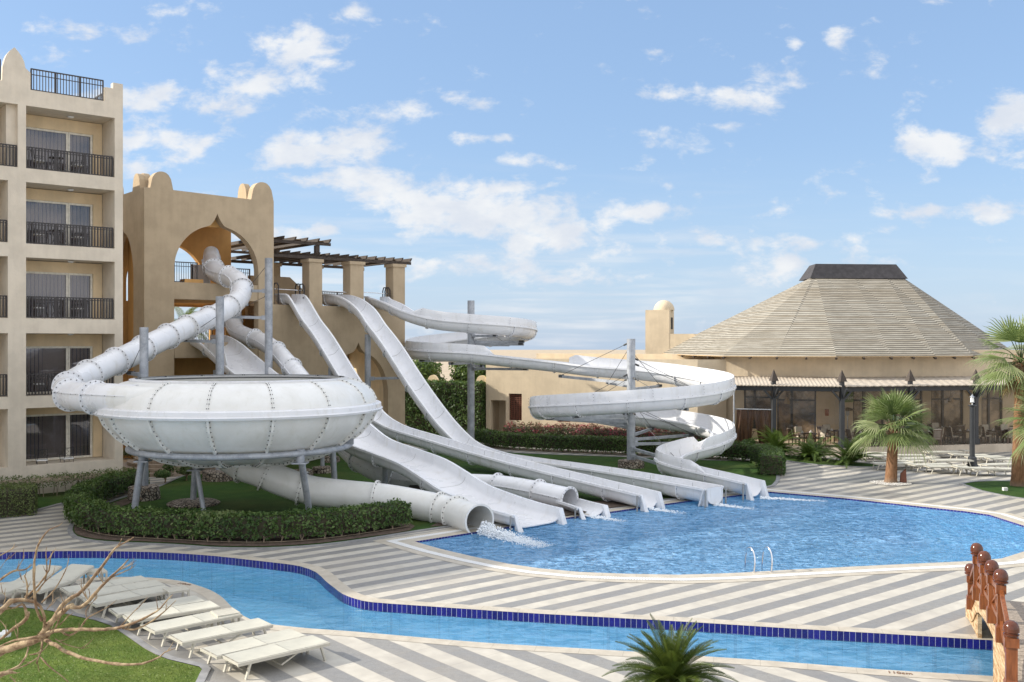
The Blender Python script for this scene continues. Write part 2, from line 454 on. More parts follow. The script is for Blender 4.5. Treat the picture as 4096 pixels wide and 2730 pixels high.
def tile(g):
    uv = g.sep(g.n('ShaderNodeTexCoord').outputs['UV']); u, v_ = uv[0], uv[1]
    q = g.m('DIVIDE', g.m('ADD', u, 900.0), .125); fr = g.m('FRACT', q); fl = g.m('FLOOR', q)
    wn = g.n('ShaderNodeTexWhiteNoise'); wn.noise_dimensions = '1D'; g.put(wn.inputs['W'], fl)
    c = g.mix(wn.outputs['Value'], (.010, .008, .12), (.018, .013, .20))
    j = g.m('LESS_THAN', fr, .07); c = g.mix(g.m('MULTIPLY', j, .75), c, (.55, .55, .58))
    return pbr(g, c, .12, 0, .6, g.m('ADD', g.m('MULTIPLY', j, -1.0), g.m('MULTIPLY', g.noise(pos(g), 9, 2), .6)), .5, .01)
M['tile'] = mat('cobalt_glazed_tile', tile)
def poolp(a, b_):
    def f(g):
        p = pos(g); q = g.n('ShaderNodeTexBrick'); q.offset = 0; g.nt.links.new(p, q.inputs['Vector'])
        q.inputs['Scale'].default_value = 1; q.inputs['Brick Width'].default_value = .3; q.inputs['Row Height'].default_value = .3; q.inputs['Mortar Size'].default_value = .008
        q.inputs['Color1'].default_value = a+(1,); q.inputs['Color2'].default_value = b_+(1,); q.inputs['Mortar'].default_value = tuple(x*.8 for x in a)+(1,)
        n = g.noise(p, .6, 4); c = g.mix(g.ramp(n, .3, .7, 0, .5), q.outputs[0], b_)
        return pbr(g, c, .5)
    return f
M['poolA'] = mat('pool_floor_main', poolp((.40, .72, .90), (.46, .78, .94)))
M['poolB'] = mat('pool_floor_river', poolp((.44, .75, .88), (.50, .80, .92)))
def water(sc_, tint, bst, bd, dcol, df):
    def b(g):
        p = pos(g)
        n = g.noise(g.v('MULTIPLY', p, (1.0, 1.7, 1.0)), sc_, 4, .6, .6); n2 = g.noise(p, sc_*3.7, 3, .55, .4)
        h = g.m('ADD', n, g.m('MULTIPLY', n2, .35))
        bp = g.n('ShaderNodeBump'); bp.inputs['Strength'].default_value = bst; bp.inputs['Distance'].default_value = bd; g.put(bp.inputs['Height'], h)
        gl = g.n('ShaderNodeBsdfGlossy'); gl.inputs['Roughness'].default_value = .06; g.nt.links.new(bp.outputs[0], gl.inputs['Normal'])
        t = g.n('ShaderNodeBsdfTransparent'); g.put(t.inputs[0], g.mix(g.ramp(g.noise(g.v('MULTIPLY', p, (1.0, 1.7, 1.0)), sc_*1.6, 5, .6, 1.2), .38, .64), tuple(x*x for x in tint), tint))  # ripple lensing put into the tint as lighter and darker noise
        d = g.n('ShaderNodeBsdfDiffuse'); d.inputs[0].default_value = dcol+(1,); g.nt.links.new(bp.outputs[0], d.inputs['Normal'])
        m1 = g.n('ShaderNodeMixShader'); g.put(m1.inputs[0], g.m('MULTIPLY', g.ramp(g.noise(g.v('MULTIPLY', p, (.10, .22, 1.0)), 1.0, 3, .55), .3, .7, .65, 1.35), g.ramp(g.noise(g.v('MULTIPLY', p, (.9, 1.8, 1.0)), sc_*2.2, 4, .6, 1.0), .35, .65, df*.4, df*2.2)))  # light and dark ripples painted by a noisy diffuse share
        g.nt.links.new(t.outputs[0], m1.inputs[1]); g.nt.links.new(d.outputs[0], m1.inputs[2])
        fr = g.n('ShaderNodeFresnel'); fr.inputs[0].default_value = 1.33; g.nt.links.new(bp.outputs[0], fr.inputs['Normal'])
        m2 = g.n('ShaderNodeMixShader'); g.put(m2.inputs[0], g.m('MULTIPLY', fr.outputs[0], .85))
        g.nt.links.new(m1.outputs[0], m2.inputs[1]); g.nt.links.new(gl.outputs[0], m2.inputs[2]); return m2.outputs[0]
    return b
M['waterA'] = mat('pool_water', water(1.5, (.76, .90, .98), 1.0, .42, (.26, .50, .78), .34))
M['waterB'] = mat('river_water', water(1.2, (.80, .93, .99), .8, .04, (.30, .55, .80), .14))
def grass(a, b_, c_):
    def f(g):
        p = pos(g); n = g.noise(p, 1.3, 5, .65); f_ = g.noise(p, 38, 3, .7); n3 = g.noise(p, .35, 3)
        c = g.mix(g.ramp(n, .35, .7), a, b_); c = g.mix(g.ramp(f_, .45, .75, 0, .6), c, c_); c = g.mix(g.ramp(n3, .45, .7, 0, .35), c, (.10, .10, .03))
        return pbr(g, c, .9, 0, .15, g.m('ADD', f_, n), .9, .04)
    return f
M['grass'] = mat('lawn', grass((.028, .070, .014), (.045, .10, .018), (.075, .13, .028)))
M['grassN'] = mat('sun_toned_lawn', grass((.07, .13, .02), (.14, .20, .035), (.21, .25, .07)))  # lighter copy of the lawn, sunlit tone put into the colour
def leafm(name, cols, rough=.5, tl=.25):
    def b(g):
        oi = g.n('ShaderNodeAttribute'); oi.attribute_name = 'tint'
        f_ = oi.outputs['Fac']
        c = g.mix(g.ramp(f_, 0, .5, smooth=False), cols[0], cols[1]); c = g.mix(g.ramp(f_, .5, 1, smooth=False), c, cols[2])
        p = g.n('ShaderNodeBsdfPrincipled'); g.put(p.inputs['Base Color'], c); p.inputs['Roughness'].default_value = rough
        p.inputs['Specular IOR Level'].default_value = .35
        t = g.n('ShaderNodeBsdfTranslucent'); g.put(t.inputs[0], g.mix(.5, c, (.16, .24, .03)))
        mx = g.n('ShaderNodeMixShader'); mx.inputs[0].default_value = tl
        g.nt.links.new(p.outputs[0], mx.inputs[1]); g.nt.links.new(t.outputs[0], mx.inputs[2]); return mx.outputs[0]
    return mat(name, b)
M['hedge'] = leafm('hedge_leaves', [(.028, .062, .014), (.06, .115, .024), (.16, .23, .07)])
M['hedgeL'] = leafm('pale_hedge_leaves', [(.06, .085, .025), (.12, .16, .05), (.20, .24, .09)])
M['tree'] = leafm('tree_leaves', [(.03, .06, .012), (.07, .12, .02), (.15, .22, .04)])
M['palm'] = leafm('palm_leaves', [(.05, .085, .022), (.19, .25, .09), (.46, .48, .26)], .4, .3)
M['palmd'] = leafm('dry_palm_leaves', [(.25, .17, .08), (.36, .27, .13), (.45, .36, .18)], .7, .2)
M['cycad'] = leafm('cycad_leaves', [(.018, .035, .010), (.05, .08, .016), (.14, .17, .03)], .35, .15)
M['flow'] = leafm('bougainvillea', [(.05, .09, .025), (.12, .03, .04), (.35, .03, .08)])
M['core'] = simple('hedge_twigs', (.045, .040, .022), .95, var=.3, scale=8)
M['twig'] = simple('pale_hedge_stems', (.30, .24, .17), .9)
M['bark'] = mat('bare_branch_bark', lambda g: pbr(g, g.mix(g.ramp(g.noise(pos(g), 9, 5, .7), .35, .7), (.16, .10, .06), (.44, .34, .21)), .8, 0, .2, g.noise(pos(g), 40, 4), .6, .01))
def trunk(g):
    p = pos(g); z = g.sep(p)[2]; rg = g.m('SINE', g.m('MULTIPLY', g.m('ADD', z, g.m('MULTIPLY', g.noise(p, 6, 3), .06)), 150.0))
    n = g.noise(g.v('MULTIPLY', p, (1, 1, .3)), 14, 4, .6)
    c = g.mix(g.ramp(n, .3, .7), (.20, .105, .055), (.36, .20, .11)); c = g.mix(g.ramp(rg, .3, 1.0, 0, .35), c, (.12, .07, .04))
    c = g.mix(g.ramp(z, .0, .35, .55, 0), c, (.28, .24, .19))
    return pbr(g, c, .9, 0, .15, g.m('ADD', rg, g.m('MULTIPLY', n, 2.0)), .6, .02)
M['trunk'] = mat('palm_trunk', trunk)
def rock(g):
    v = g.n('ShaderNodeTexVoronoi'); v.inputs['Scale'].default_value = 7.5; v.feature = 'DISTANCE_TO_EDGE'; g.nt.links.new(pos(g), v.inputs['Vector'])
    v2 = g.n('ShaderNodeTexVoronoi'); v2.inputs['Scale'].default_value = 7.5; g.nt.links.new(pos(g), v2.inputs['Vector'])
    c = g.mix(g.sep(v2.outputs['Color'])[0], (.26, .20, .15), (.46, .40, .33)); e = g.ramp(v.outputs['Distance'], .02, .14)
    c = g.mix(e, (.04, .035, .03), c); return pbr(g, c, .85, 0, .3, e, 1.0, .04)
M['rock'] = mat('rubble_stone', rock)
M['gravel'] = mat('white_gravel', lambda g: pbr(g, g.mix(g.ramp(g.noise(pos(g), 30, 2), .4, .6), (.35, .33, .30), (.78, .76, .72)), .9, 0, .2, g.noise(pos(g), 30, 2), 1, .03))
def reed(g):
    p = pos(g); z = g.sep(p)[2]
    nx = g.sep(g.n('ShaderNodeNewGeometry').outputs['True Normal'])
    q = g.m('ADD', g.m('DIVIDE', g.m('ADD', z, g.m('MULTIPLY', g.noise(p, .8, 3), .03)), .125), g.m('MULTIPLY', g.m('ADD', nx[0], nx[1]), 3.0)); fr = g.m('FRACT', q); fl = g.m('FLOOR', q)
    wn = g.n('ShaderNodeTexWhiteNoise'); wn.noise_dimensions = '1D'; g.put(wn.inputs['W'], fl)
    n = g.noise(g.comb(g.m('MULTIPLY', g.sep(p)[0], .8), g.m('MULTIPLY', g.sep(p)[1], .8), g.m('MULTIPLY', z, 6.0)), 1.0, 5, .65)
    c = g.mix(g.ramp(n, .3, .7), (.28, .258, .212), (.43, .405, .345)); c = g.mix(g.m('MULTIPLY', wn.outputs['Value'], .45), c, (.24, .185, .12))
    e = g.ramp(fr, .20, .42); c = g.mix(e, (.10, .09, .07), c)
    return pbr(g, c, .85, 0, .2, e, .9, .06)
M['reed'] = mat('reed_batten_roof', reed)
M['cap'] = simple('dark_roof_cap', (.045, .042, .045), .8, var=.25, scale=3)
M['canopy'] = mat('canopy_reed', lambda g: pbr(g, g.mix(g.ramp(g.noise(g.v('MULTIPLY', pos(g), (14., 2., 2.)), 1, 4, .6), .35, .65), (.36, .31, .25), (.52, .46, .38)), .85, 0, .2))
M['bridgew'] = mat('varnished_brown_wood', lambda g: pbr(g, g.mix(g.ramp(g.noise(g.v('MULTIPLY', pos(g), (18., 18., 2.2)), 1, 4, .6), .3, .7), (.135, .040, .012), (.26, .085, .028)), .28, 0, .5))
M['dome'] = simple('glossy_brown_knob', (.10, .030, .014), .16, var=.15)
M['plank'] = mat('weathered_timber', lambda g: pbr(g, g.mix(g.ramp(g.noise(g.v('MULTIPLY', pos(g), (3., 3., 14.)), 1, 5, .65), .35, .65), (.26, .15, .07), (.56, .42, .26)), .8, 0, .2, g.noise(pos(g), 30, 4), .4, .01))
M['deckw'] = simple('grey_deck_boards', (.30, .25, .20), .8, var=.3, scale=20)
M['sand'] = simple('sandy_ground', (.42, .34, .24), .95, scale=.3)
M['stepm'] = stone('stair_stone', (.30, .23, .17), (.42, .34, .26), .8)
M['brick'] = simple('brown_box', (.06, .045, .04), .8)
M['foam'] = simple('white_foam', (.85, .88, .9), .6, var=.03)
M['text'] = simple('painted_text', (.20, .11, .07), .8)
M['lattice'] = simple('red_brown_lattice', (.17, .065, .04), .8)
# ---------------- ground, pools ----------------
def gp(l, z=0.0): return [G(x, y, z) for x, y in l]
main_px = [(1659,2168),(1760,2197),(1901,2230),(2040,2258),(2156,2275),(2320,2290),(2500,2297),(2710,2301),(2860,2297),(2975,2292),(3178,2280),(3517,2263),(3890,2246),(4006,2236),(4096,2208),(4240,2172),(4230,2130),(4096,2105),(3958,2061),(3860,2047),(3721,2032),(3382,1995),(3073,1968),(2744,2006),(2411,2053),(2227,2078),(1950,2122)]
main = gp(main_px)
far = [(-500,2228),(-250,2219),(0,2212),(150,2208),(297,2206),(450,2207),(595,2210),(720,2216),(833,2224),(925,2233),(1011,2243),(1110,2254),(1200,2267),(1264,2291),(1302,2326),(1335,2352),(1370,2378),(1423,2398),(1487,2411),(1650,2423),(1837,2436),(2156,2457),(2700,2487),(3178,2517),(3517,2536),(3890,2559),(4300,2583),(4900,2615)]
near = [(4900,2775),(4300,2728),(3972,2707),(3517,2680),(3178,2653),(2941,2636),(2411,2601),(1965,2575),(1582,2543),(1400,2527),(1250,2517),(1140,2506),(1071,2497),(1020,2486),(982,2470),(952,2452),(928,2431),(893,2395),(865,2375),(833,2359),(775,2339),(714,2324),(595,2312),(450,2310),(297,2316),(0,2332),(-250,2352),(-500,2372)]
farG = cr(gp(far), .5); nearG = cr(gp(near), .5)
river = farG+nearG
mb = MB(); sheet(mb, [(-400,-60),(400,-60),(400,900),(-400,900)], [main, river], -.03)
tag(mb.build('ground', M['sand']), kind='structure')
pave_out = [(-34,4),(34,4),(34,50),(46,62),(26,66),(14,72),(-8,74),(-30,70),(-40,50)]
mb = MB(); sheet(mb, pave_out, [main, river], 0.0)
tag(mb.build('pavement', M['paveA']), kind='structure')
# near deck: other stripe direction
nc = offset_line(nearG, 0.0)
mb = MB(); sheet(mb, [(p.x, p.y) for p in nearG]+[(-34,30),(-34,4.2),(33.5,4.2)], [], .004)
tag(mb.build('near_pavement', M['paveB']), kind='structure')
def curb(name, pts, closed, parts, kind='structure'):
    """flat bands beside an edge; parts = (d0,d1,z,material key); uv u = running length"""
    L = arclen(list(pts)+([pts[0]] if closed else []))
    for nm, d0, d1, z, mk in parts:
        a, b = offset_line(pts, d0, closed), offset_line(pts, d1, closed); n = len(pts); m_ = MB()
        if z > .02:
            for p in a: m_.v.append((p.x, p.y, z))
            for p in b: m_.v.append((p.x, p.y, z))
        else:
            for p in a: m_.v.append((p.x, p.y, z))
            for p in b: m_.v.append((p.x, p.y, z))
        for i in range(n if closed else n-1):
            j = (i+1) % n; u0, u1 = L[i], L[i+1]
            m_.face((i, j, n+j, n+i), 0, False, [(u0,0),(u1,0),(u1,1),(u0,1)])
        tag(m_.build(nm, M[mk]), kind=kind)
def walls(name, pts, z0, z1, mk, closed=True, inset=0.0):
    m_ = MB(); n = len(pts); L = arclen(list(pts)+([pts[0]] if closed else [])); q = offset_line(pts, inset, closed) if inset else pts
    for p in q: m_.v.append((p[0], p[1], z0))
    for p in q: m_.v.append((p[0], p[1], z1))
    for i in range(n if closed else n-1):
        j = (i+1) % n; u0, u1 = L[i], L[i+1]
        m_.face((i, j, n+j, n+i), 0, False, [(u0,z0),(u1,z0),(u1,z1),(u0,z1)])
    return m_.build(name, M[mk])
def area2(p): return sum(p[i][0]*p[(i+1) % len(p)][1]-p[(i+1) % len(p)][0]*p[i][1] for i in range(len(p)))
sg = 1 if area2(main) > 0 else -1     # outside direction sign for the offset
curb('pool_coping', main, True, [('pool_coping', 0, -sg*.42, .010, 'cope'), ('pool_drain', -sg*.42, -sg*.68, .014, 'grate'), ('pool_border', -sg*.68, -sg*.98, .008, 'cope')])
sgr = 1 if area2(river) > 0 else -1
curb('r', farG, False, [('river_coping', 0.0, -sgr*.36, .010, 'cope')])
curb('r', nearG, False, [('river_coping', 0.0, -sgr*.36, .010, 'cope')])
tag(walls('pool_edge_tiles', main, -.05, .008, 'tile'), kind='structure')
tag(walls('pool_wall', main, -1.5, -.05, 'poolA'), kind='structure')
tag(walls('river_edge_tiles', farG, -.21, .008, 'tile', False), kind='structure')
tag(walls('river_wall', farG, -1.2, -.21, 'poolB', False), kind='structure')
tag(walls('river_wall', nearG, -1.2, .008, 'poolB', False), kind='structure')
for nm, pl, zf, zw, mf, mw in (('pool', main, -1.5, -.048, 'poolA', 'waterA'), ('river', river, -1.1, -.19, 'poolB', 'waterB')):
    mb = MB(); sheet(mb, [(p.x, p.y) for p in pl], [], zf); tag(mb.build(nm+'_floor', M[mf]), kind='structure')
    mb = MB(); sheet(mb, [(p.x, p.y) for p in pl], [], zw); tag(mb.build(nm+'_water', M[mw]), kind='structure')
# lawns
def lawn(name, px, mk='grass', z=.03, edge=.16):
    P = cr(gp(px), .8); P = P if (P[0]-P[-1]).length > .01 else P[:-1]
    mb = MB(); sheet(mb, [(p.x, p.y) for p in P], [], z); tag(mb.build(name, M[mk]), kind='structure')
    s_ = 1 if area2(P) > 0 else -1
    n = len(P); L = arclen(P+[P[0]]); m_ = MB(); a, b = P, offset_line(P, -s_*edge, True)
    for p in a: m_.v.append((p.x, p.y, z+.012))
    for p in b: m_.v.append((p.x, p.y, z+.012))
    for p in b: m_.v.append((p.x, p.y, -.01))
    for i in range(n):
        j = (i+1) % n; m_.face((i, j, n+j, n+i), 0, False, [(L[i],0),(L[i+1],0),(L[i+1],1),(L[i],1)]); m_.face((n+i, n+j, 2*n+j, 2*n+i))
    tag(m_.build('lawn_edging', M['granite']), kind='structure'); return P
L1 = [(296,2105),(290,2125),(310,2150),(382,2166),(480,2173),(595,2177),(720,2183),(850,2193),(1000,2196),(1124,2193),(1284,2182),(1475,2157),(1640,2130),(1900,2093),(2180,2063),(2400,2035),(2740,1990),(3040,1955),(3095,1935),(3105,1905),(3095,1870),(3040,1850),(2855,1845),(2510,1832),(2064,1815),(1935,1800),(1800,1806),(1500,1806),(1000,1840),(760,1900),(640,1950),(480,2000),(350,2050)]
# front part of that bed is bare soil
Lp = lawn('lawn', L1)
soil_px = [(300,2108),(296,2125),(312,2146),(382,2162),(480,2169),(595,2173),(720,2179),(850,2189),(1000,2192),(1124,2189),(1284,2178),(1475,2153),(1640,2127),(1640,2100),(1475,2112),(1284,2138),(1100,2145),(850,2143),(600,2138),(430,2128),(380,2095),(420,2060),(560,2000),(530,1990),(350,2055)]
P = cr(gp(soil_px), .7); mb = MB(); sheet(mb, [(p.x, p.y) for p in P], [], .05); tag(mb.build('soil_bed', M['soil']), kind='structure')
soil2 = [(1720,2112),(2227,2072),(2411,2040),(2560,2020),(2560,1998),(2380,2010),(2200,2020),(2000,2040),(1760,2090)]
P = cr(gp(soil2), .7); mb = MB(); sheet(mb, [(p.x, p.y) for p in P], [], .045); tag(mb.build('soil_bed', M['soil']), kind='structure')
lawn('lawn', [(-700,2440),(-300,2428),(0,2434),(100,2438),(196,2449),(320,2475),(440,2508),(571,2597),(672,2645),(797,2675),(800,2700),(770,2760),(700,2900),(-700,2900)], 'grassN')
lawn('lawn', [(-200,2010),(0,1992),(250,1965),(490,1944),(560,1950),(500,1965),(400,1990),(260,2012),(190,2030),(100,2050),(-200,2090)])
lawn('lawn', [(3095,1822),(3190,1828),(3300,1838),(3400,1850),(3480,1858),(3513,1864),(3490,1870),(3400,1868),(3280,1862),(3180,1850),(3110,1838)])
lawn('lawn', [(3855,1939),(3900,1931),(3985,1928),(4100,1930),(4300,1935),(4300,2030),(4096,1997),(4020,1985),(3930,1966)])
# ---------------- hotel ----------------
e1 = Vector((math.cos(R(40)), math.sin(R(40)), 0)); nf = Vector((e1.y, -e1.x, 0))
def fr3(O, e, n):
    return Matrix(((e.x, n.x, 0, O[0]), (e.y, n.y, 0, O[1]), (0, 0, 1, 0), (0, 0, 0, 1)))
# box in (a, b, z) frame: n as y axis gives a mirrored frame, faces still render double sided
HO = Vector((-17.0, 43.5, 0)); HM = fr3(HO, e1, nf)
hotel = thing('hotel_building', 'beige hotel block with five storeys of balconies behind dark railings, at the left edge', 'building', HO)
IHM = Matrix.Translation(-HO)
def part(mb, name, m_, root, **k):
    """vertices are in world coordinates; shift to the root's local frame"""
    inv = root.matrix_world.inverted() if False else Matrix.Translation(-Vector(root.location))
    mb.v = [tuple(Vector(v)-Vector(root.location)) for v in mb.v] if root.rotation_euler.z == 0 else [tuple((Matrix.Rotation(-root.rotation_euler.z, 3, 'Z') @ (Vector(v)-Vector(root.location)))) for v in mb.v]
    return mb.build(name, m_, root, **k)
levels = [1.22, 4.10, 7.31, 10.39, 13.49]; lint = [3.60, 6.69, 9.82, 12.92, 16.07]
holes = []
for i, (zl, zt) in enumerate(zip(levels, lint)):
    holes.append([(-3.92, zl), (-.35, zl), (-.35, zt), (-3.92, zt)])
    x1 = -4.23 if i == 4 else -4.6
    holes.append([(-8.2, zl), (x1, zl), (x1, zt), (-8.2, zt)])
mb = MB()
top = [(-9.5,0),(0,0),(0,17.6),(-.42,17.6),(-.42,17.35),(-.76,17.35),(-.76,16.74),(-3.75,16.74),(-3.75,17.45),(-3.94,17.6)]
ogive = [(-3.94,17.6),(-3.99,17.85),(-4.08,18.05),(-4.2,18.22),(-4.36,18.38),(-4.52,18.22),(-4.64,18.05),(-4.72,17.85),(-4.78,17.55)]
top = top[:-1]+ogive+[(-4.8,16.95),(-9.5,16.95)]
slab(mb, top, holes, HO, e1, nf, .30)
mb.box((-9.5,-14,0),(-.02,-1.86,16.3), 0, HM); mb.box((-9.5,-.3,16.08),(-.02,-14,16.5), 0, HM)
mb.box((-55,-14,0),(-9.5,0,17.0), 0, HM); mb.box((-.35,-1.86,0),(-.02,-.30,16.08), 0, HM)
for z0, z1 in [(0,1.2)]+[(a-.0, b-.02) for a, b in zip([3.62,6.71,9.84,12.94], [4.08,7.29,10.37,13.47])]:
    mb.box((-8.9,-1.86,z0),(-.36,-.30,z1), 0, HM)
mb.box((-4.6,-1.86,0),(-3.92,-.30,16.07), 0, HM)
part(mb, 'wall', M['hotel'], hotel)
mb = MB()
for zl, zt in zip(levels, lint):   # warm recess walls
    for a0, a1, wa, wb in ((-3.9,-.37,-4.3,-.75),(-8.8,-4.62,-8.6,-5.4)):
        wt = zl+2.05 if zl > 1.3 else zl+2.0
        zf = zl-.0
        slab(mb, [(a0,zf),(a1,zf),(a1,zt-.01),(a0,zt-.01)], [[(max(a0,wa)+.001,zf+.0005),(wb,zf+.0005),(wb,wt),(max(a0,wa)+.001,wt)]], HO, e1, nf, .16, b0=-1.62)
part(mb, 'recess_wall', M['hotel_in'], hotel)
def window(a0, a1, asp, z0, z1, O, e, n, b, root, dark=False):
    mm = fr3(O, e, n); f = MB(); t = .09
    for (x0, x1) in ((a0, asp-.005), (asp+.005, a1)):
        f.box((x0, b-.05, z0),(x0+t*.7, b+.03, z1), 0, mm); f.box((x1-t, b-.05, z0),(x1, b+.03, z1), 0, mm)
        f.box((x0+t*.7, b-.05, z0),(x1-t, b+.03, z0+t), 0, mm); f.box((x0+t*.7, b-.05, z1-t),(x1-t, b+.03, z1), 0, mm)
    w_ = part(f, 'window', M['frame'], root)
    gl = MB(); gl.box((a0+.04, b-.02, z0+.05),(a1-.05, b-.01, z1-.05), 0, mm); gg = part(gl, 'pane', M['glass'], root); gg.parent = w_
    c = MB(); N = 40
    for i in range(N):
        x0 = a0+(a1-a0)*i/N; x1 = a0+(a1-a0)*(i+1)/N; d = .04*(1 if i % 2 else 0)
        if dark and (.36 < (i+.5)/N < .62): continue
        k = len(c.v); d2 = .04-d
        for (x_, dd, z_) in ((x0,d,z0),(x1,d2,z0),(x1,d2,z1),(x0,d,z1)): c.v.append(tuple(mm @ Vector((x_, b-.13-dd, z_))))
        c.face((k, k+1, k+2, k+3), 0, True)
    cc = part(c, 'curtain', M['curt'], root, angle=180); cc.parent = w_
    bk = MB(); bk.box((a0, b-.30, z0),(a1, b-.24, z1), 0, mm); kk = part(bk, 'backing', M['inner'], root); kk.parent = w_
for i, (zl, zt) in enumerate(zip(levels, lint)):
    wt = zl+2.05 if zl > 1.3 else zl+2.0
    window(-3.9, -.76, -1.78, zl+.0, wt, HO, e1, nf, -1.72, hotel, dark=(i < 2))
    window(-8.6, -5.4, -6.5, zl+.0, wt, HO, e1, nf, -1.72, hotel)
def railing(a0, a1, z0, z1, mm, b, sp=.13, mid=None, posts=1.2, bw=.02, tw=.05):
    f = MB()
    f.box((a0, b-.025, z1-tw),(a1, b+.025, z1), 0, mm); f.box((a0, b-.02, z0),(a1, b+.02, z0+.04), 0, mm)
    zz = z1-tw
    if mid: f.box((a0, b-.02, z1-mid-.03),(a1, b+.02, z1-mid), 0, mm)
    n = int((a1-a0)/sp)
    for i in range(n+1):
        x = a0+(a1-a0)*i/n; f.box((x-bw/2, b-bw/2, z0+.04),(x+bw/2, b+bw/2, zz), 0, mm)
    n = max(1, round((a1-a0)/posts))
    for i in range(n+1):
        x = a0+.02+(a1-a0-.04)*i/n; f.box((x-.028, b-.028, z0),(x+.028, b+.028, z1-.005), 0, mm)
    return f
for i, zl in enumerate(levels):
    if i == 0: continue
    zt = zl+.92
    part(railing(-3.9, -.40, zl+.03, zt, HM, -.12, .125, .10, 1.17, .050), 'balcony_railing', M['rail'], hotel)
    part(railing(-8.1, (-4.25 if i == 4 else -4.62), zl+.03, zt, HM, -.12, .125, .10, 1.17, .050), 'balcony_railing', M['rail'], hotel)
part(railing(-3.72, -.80, 16.76, 17.66, HM, -.10, .115, .24, 1.0, .03), 'roof_railing', M['rail'], hotel)
part(railing(-8.5, -4.86, 16.97, 17.82, HM, -.10, .115, .24, 1.0, .03), 'roof_railing', M['rail'], hotel)
mm2 = fr3(HO+e1*(-.15), -nf, e1)
part(railing(.1, 5.0, 16.76, 17.62, mm2, 0, .16, .24, 1.0, .03), 'roof_railing', M['rail'], hotel)
part(railing(-3.5, -.4, 16.76, 17.5, HM, -5.0, .13, .24, 1.0, .03), 'roof_railing', M['rail'], hotel)
for zt in lint:
    mb = MB(); c = HM @ Vector((-1.9, -.95, zt)); mb.lathe([(.0,-.07),(.09,-.065),(.13,-.03),(.14,0)], c, 14); part(mb, 'ceiling_lamp', M['lampw'], hotel)
# balcony furniture (things standing on the balconies)
def iron_chair(root):
    f = MB()
    for sx in (-.2, .2):
        f.tube([(sx,-.2,0),(sx*.95,-.2,.44)], .013, 6); f.tube([(sx,.2,0),(sx*.95,.18,.44),(sx*.95,.26,.92)], .013, 6)
        f.tube([(sx*1.15,-.18,.64),(sx*1.15,.22,.66)], .013, 6); f.tube([(sx*1.05,-.19,.44),(sx*1.15,-.18,.64)], .011, 6)
    f.tube([(-.19,.26,.92),(.19,.26,.92)], .013, 6); f.tube([(-.19,.22,.60),(.19,.22,.60)], .011, 6)
    for k in (-1, 1):
        f.tube([(k*.02,.22,.60),(k*.12,.235,.70),(k*.02,.245,.78),(k*.12,.255,.86),(k*.03,.26,.92)], .009, 5)
    f.build('chair_frame', M['iron'], root)
    s_ = MB(); s_.box((-.21,-.21,.44),(.21,.2,.485)); s_.build('seat', M['white'], root)
def hl(a, b, z): return HM @ Vector((a, b, z))
ch0 = thing('balcony_chair', 'x', 'chair', hl(-3.15,-.62,levels[0]-.32), R(40)+R(170), 'wrought iron balcony chairs'); iron_chair(ch0)
ch0['label'] = 'wrought iron chair with white seat on the ground floor terrace, left one of two'
dup(ch0, hl(-2.15,-.62,levels[0]-.32), R(40)+R(188), 'wrought iron chair with white seat on the ground floor terrace, right one of two')
tb0 = thing('balcony_table', 'small wrought iron table on the first upper balcony behind the railing', 'table', hl(-2.5,-.9,levels[1]), 0, 'small balcony tables')
f = MB(); f.lathe([(0,.72),(.32,.72),(.32,.70),(0,.70)], (0,0,0), 18); f.build('table_top', M['iron'], tb0)
for k in range(3):
    f = MB(); a = R(120*k); f.tube([(.26*math.cos(a),.26*math.sin(a),0),(.08*math.cos(a),.08*math.sin(a),.38),(.2*math.cos(a),.2*math.sin(a),.70)], .014, 6); f.build('leg', M['iron'], tb0)
nmz = ['', 'lowest railed', 'second railed', 'third railed', 'topmost']
for i in (1, 2, 3, 4):
    if i > 1: dup(tb0, hl(-2.5,-.9,levels[i]), 0, 'small wrought iron table on the %s hotel balcony' % nmz[i])
    dup(ch0, hl(-3.25,-.75,levels[i]), R(40)+R(90), 'iron chair left of the table on the %s hotel balcony' % nmz[i])
    dup(ch0, hl(-1.65,-.8,levels[i]), R(40)-R(90), 'iron chair right of the table on the %s hotel balcony' % nmz[i])
tb0['label'] = 'small wrought iron table on the lowest railed hotel balcony'
# ---------------- slide tower ----------------
TO = Vector((-18.47, 50.0, 0)); TM = fr3(TO, e1, nf)
tower = thing('slide_tower', 'tall sand coloured tower with pointed arch openings and a lower slide platform on its right', 'tower', TO)
def arch(cx_, hw, zs, za, z0=None, rise=None, n=14, tip=.55):
    """ogee arch outline from left foot to right foot; zs spring height, za apex"""
    zr = za-tip*hw*.5; pts = []
    for i in range(n+1):
        t = R(180-i*75/n); pts.append((cx_+hw*math.cos(t), zs+(zr-zs)*math.sin(t)/math.sin(R(105))))
    x_, z_ = pts[-1]
    # reverse curve up to the tip
    for k in (.35, .65, .85, 1.0):
        xx = x_+(cx_-x_)*k; pts.append((xx, z_+(za-z_)*(k**2.1)))
    right = [(2*cx_-a, z) for a, z in pts[:-1]][::-1]
    return pts+right
def mer(a0, a1, z0, z1):
    n = 10; out = []
    for i in range(n+1):
        t = i/n; a = a0+(a1-a0)*t; out.append((a, z0+(z1-z0)*(max(0, 1-abs(2*t-1)**2.4))**.55))
    return out
mb = MB()
# front wall with merlons
m1, m2 = mer(.30, 1.48, 14.12, 15.0), mer(5.75, 7.07, 14.03, 15.03)
outl = [(0,0),(1.53,0)]
A1 = arch(3.85, 2.32, 10.1, 13.1, tip=.62)
hole = [(1.53,0.02),(6.17,.02)]+A1[::-1]
outl = [(0,0),(7.07,0)]+m2[::-1]+m1[::-1]+[(0,14.12)]
slab(mb, outl, [hole], TO, e1, nf, .55)
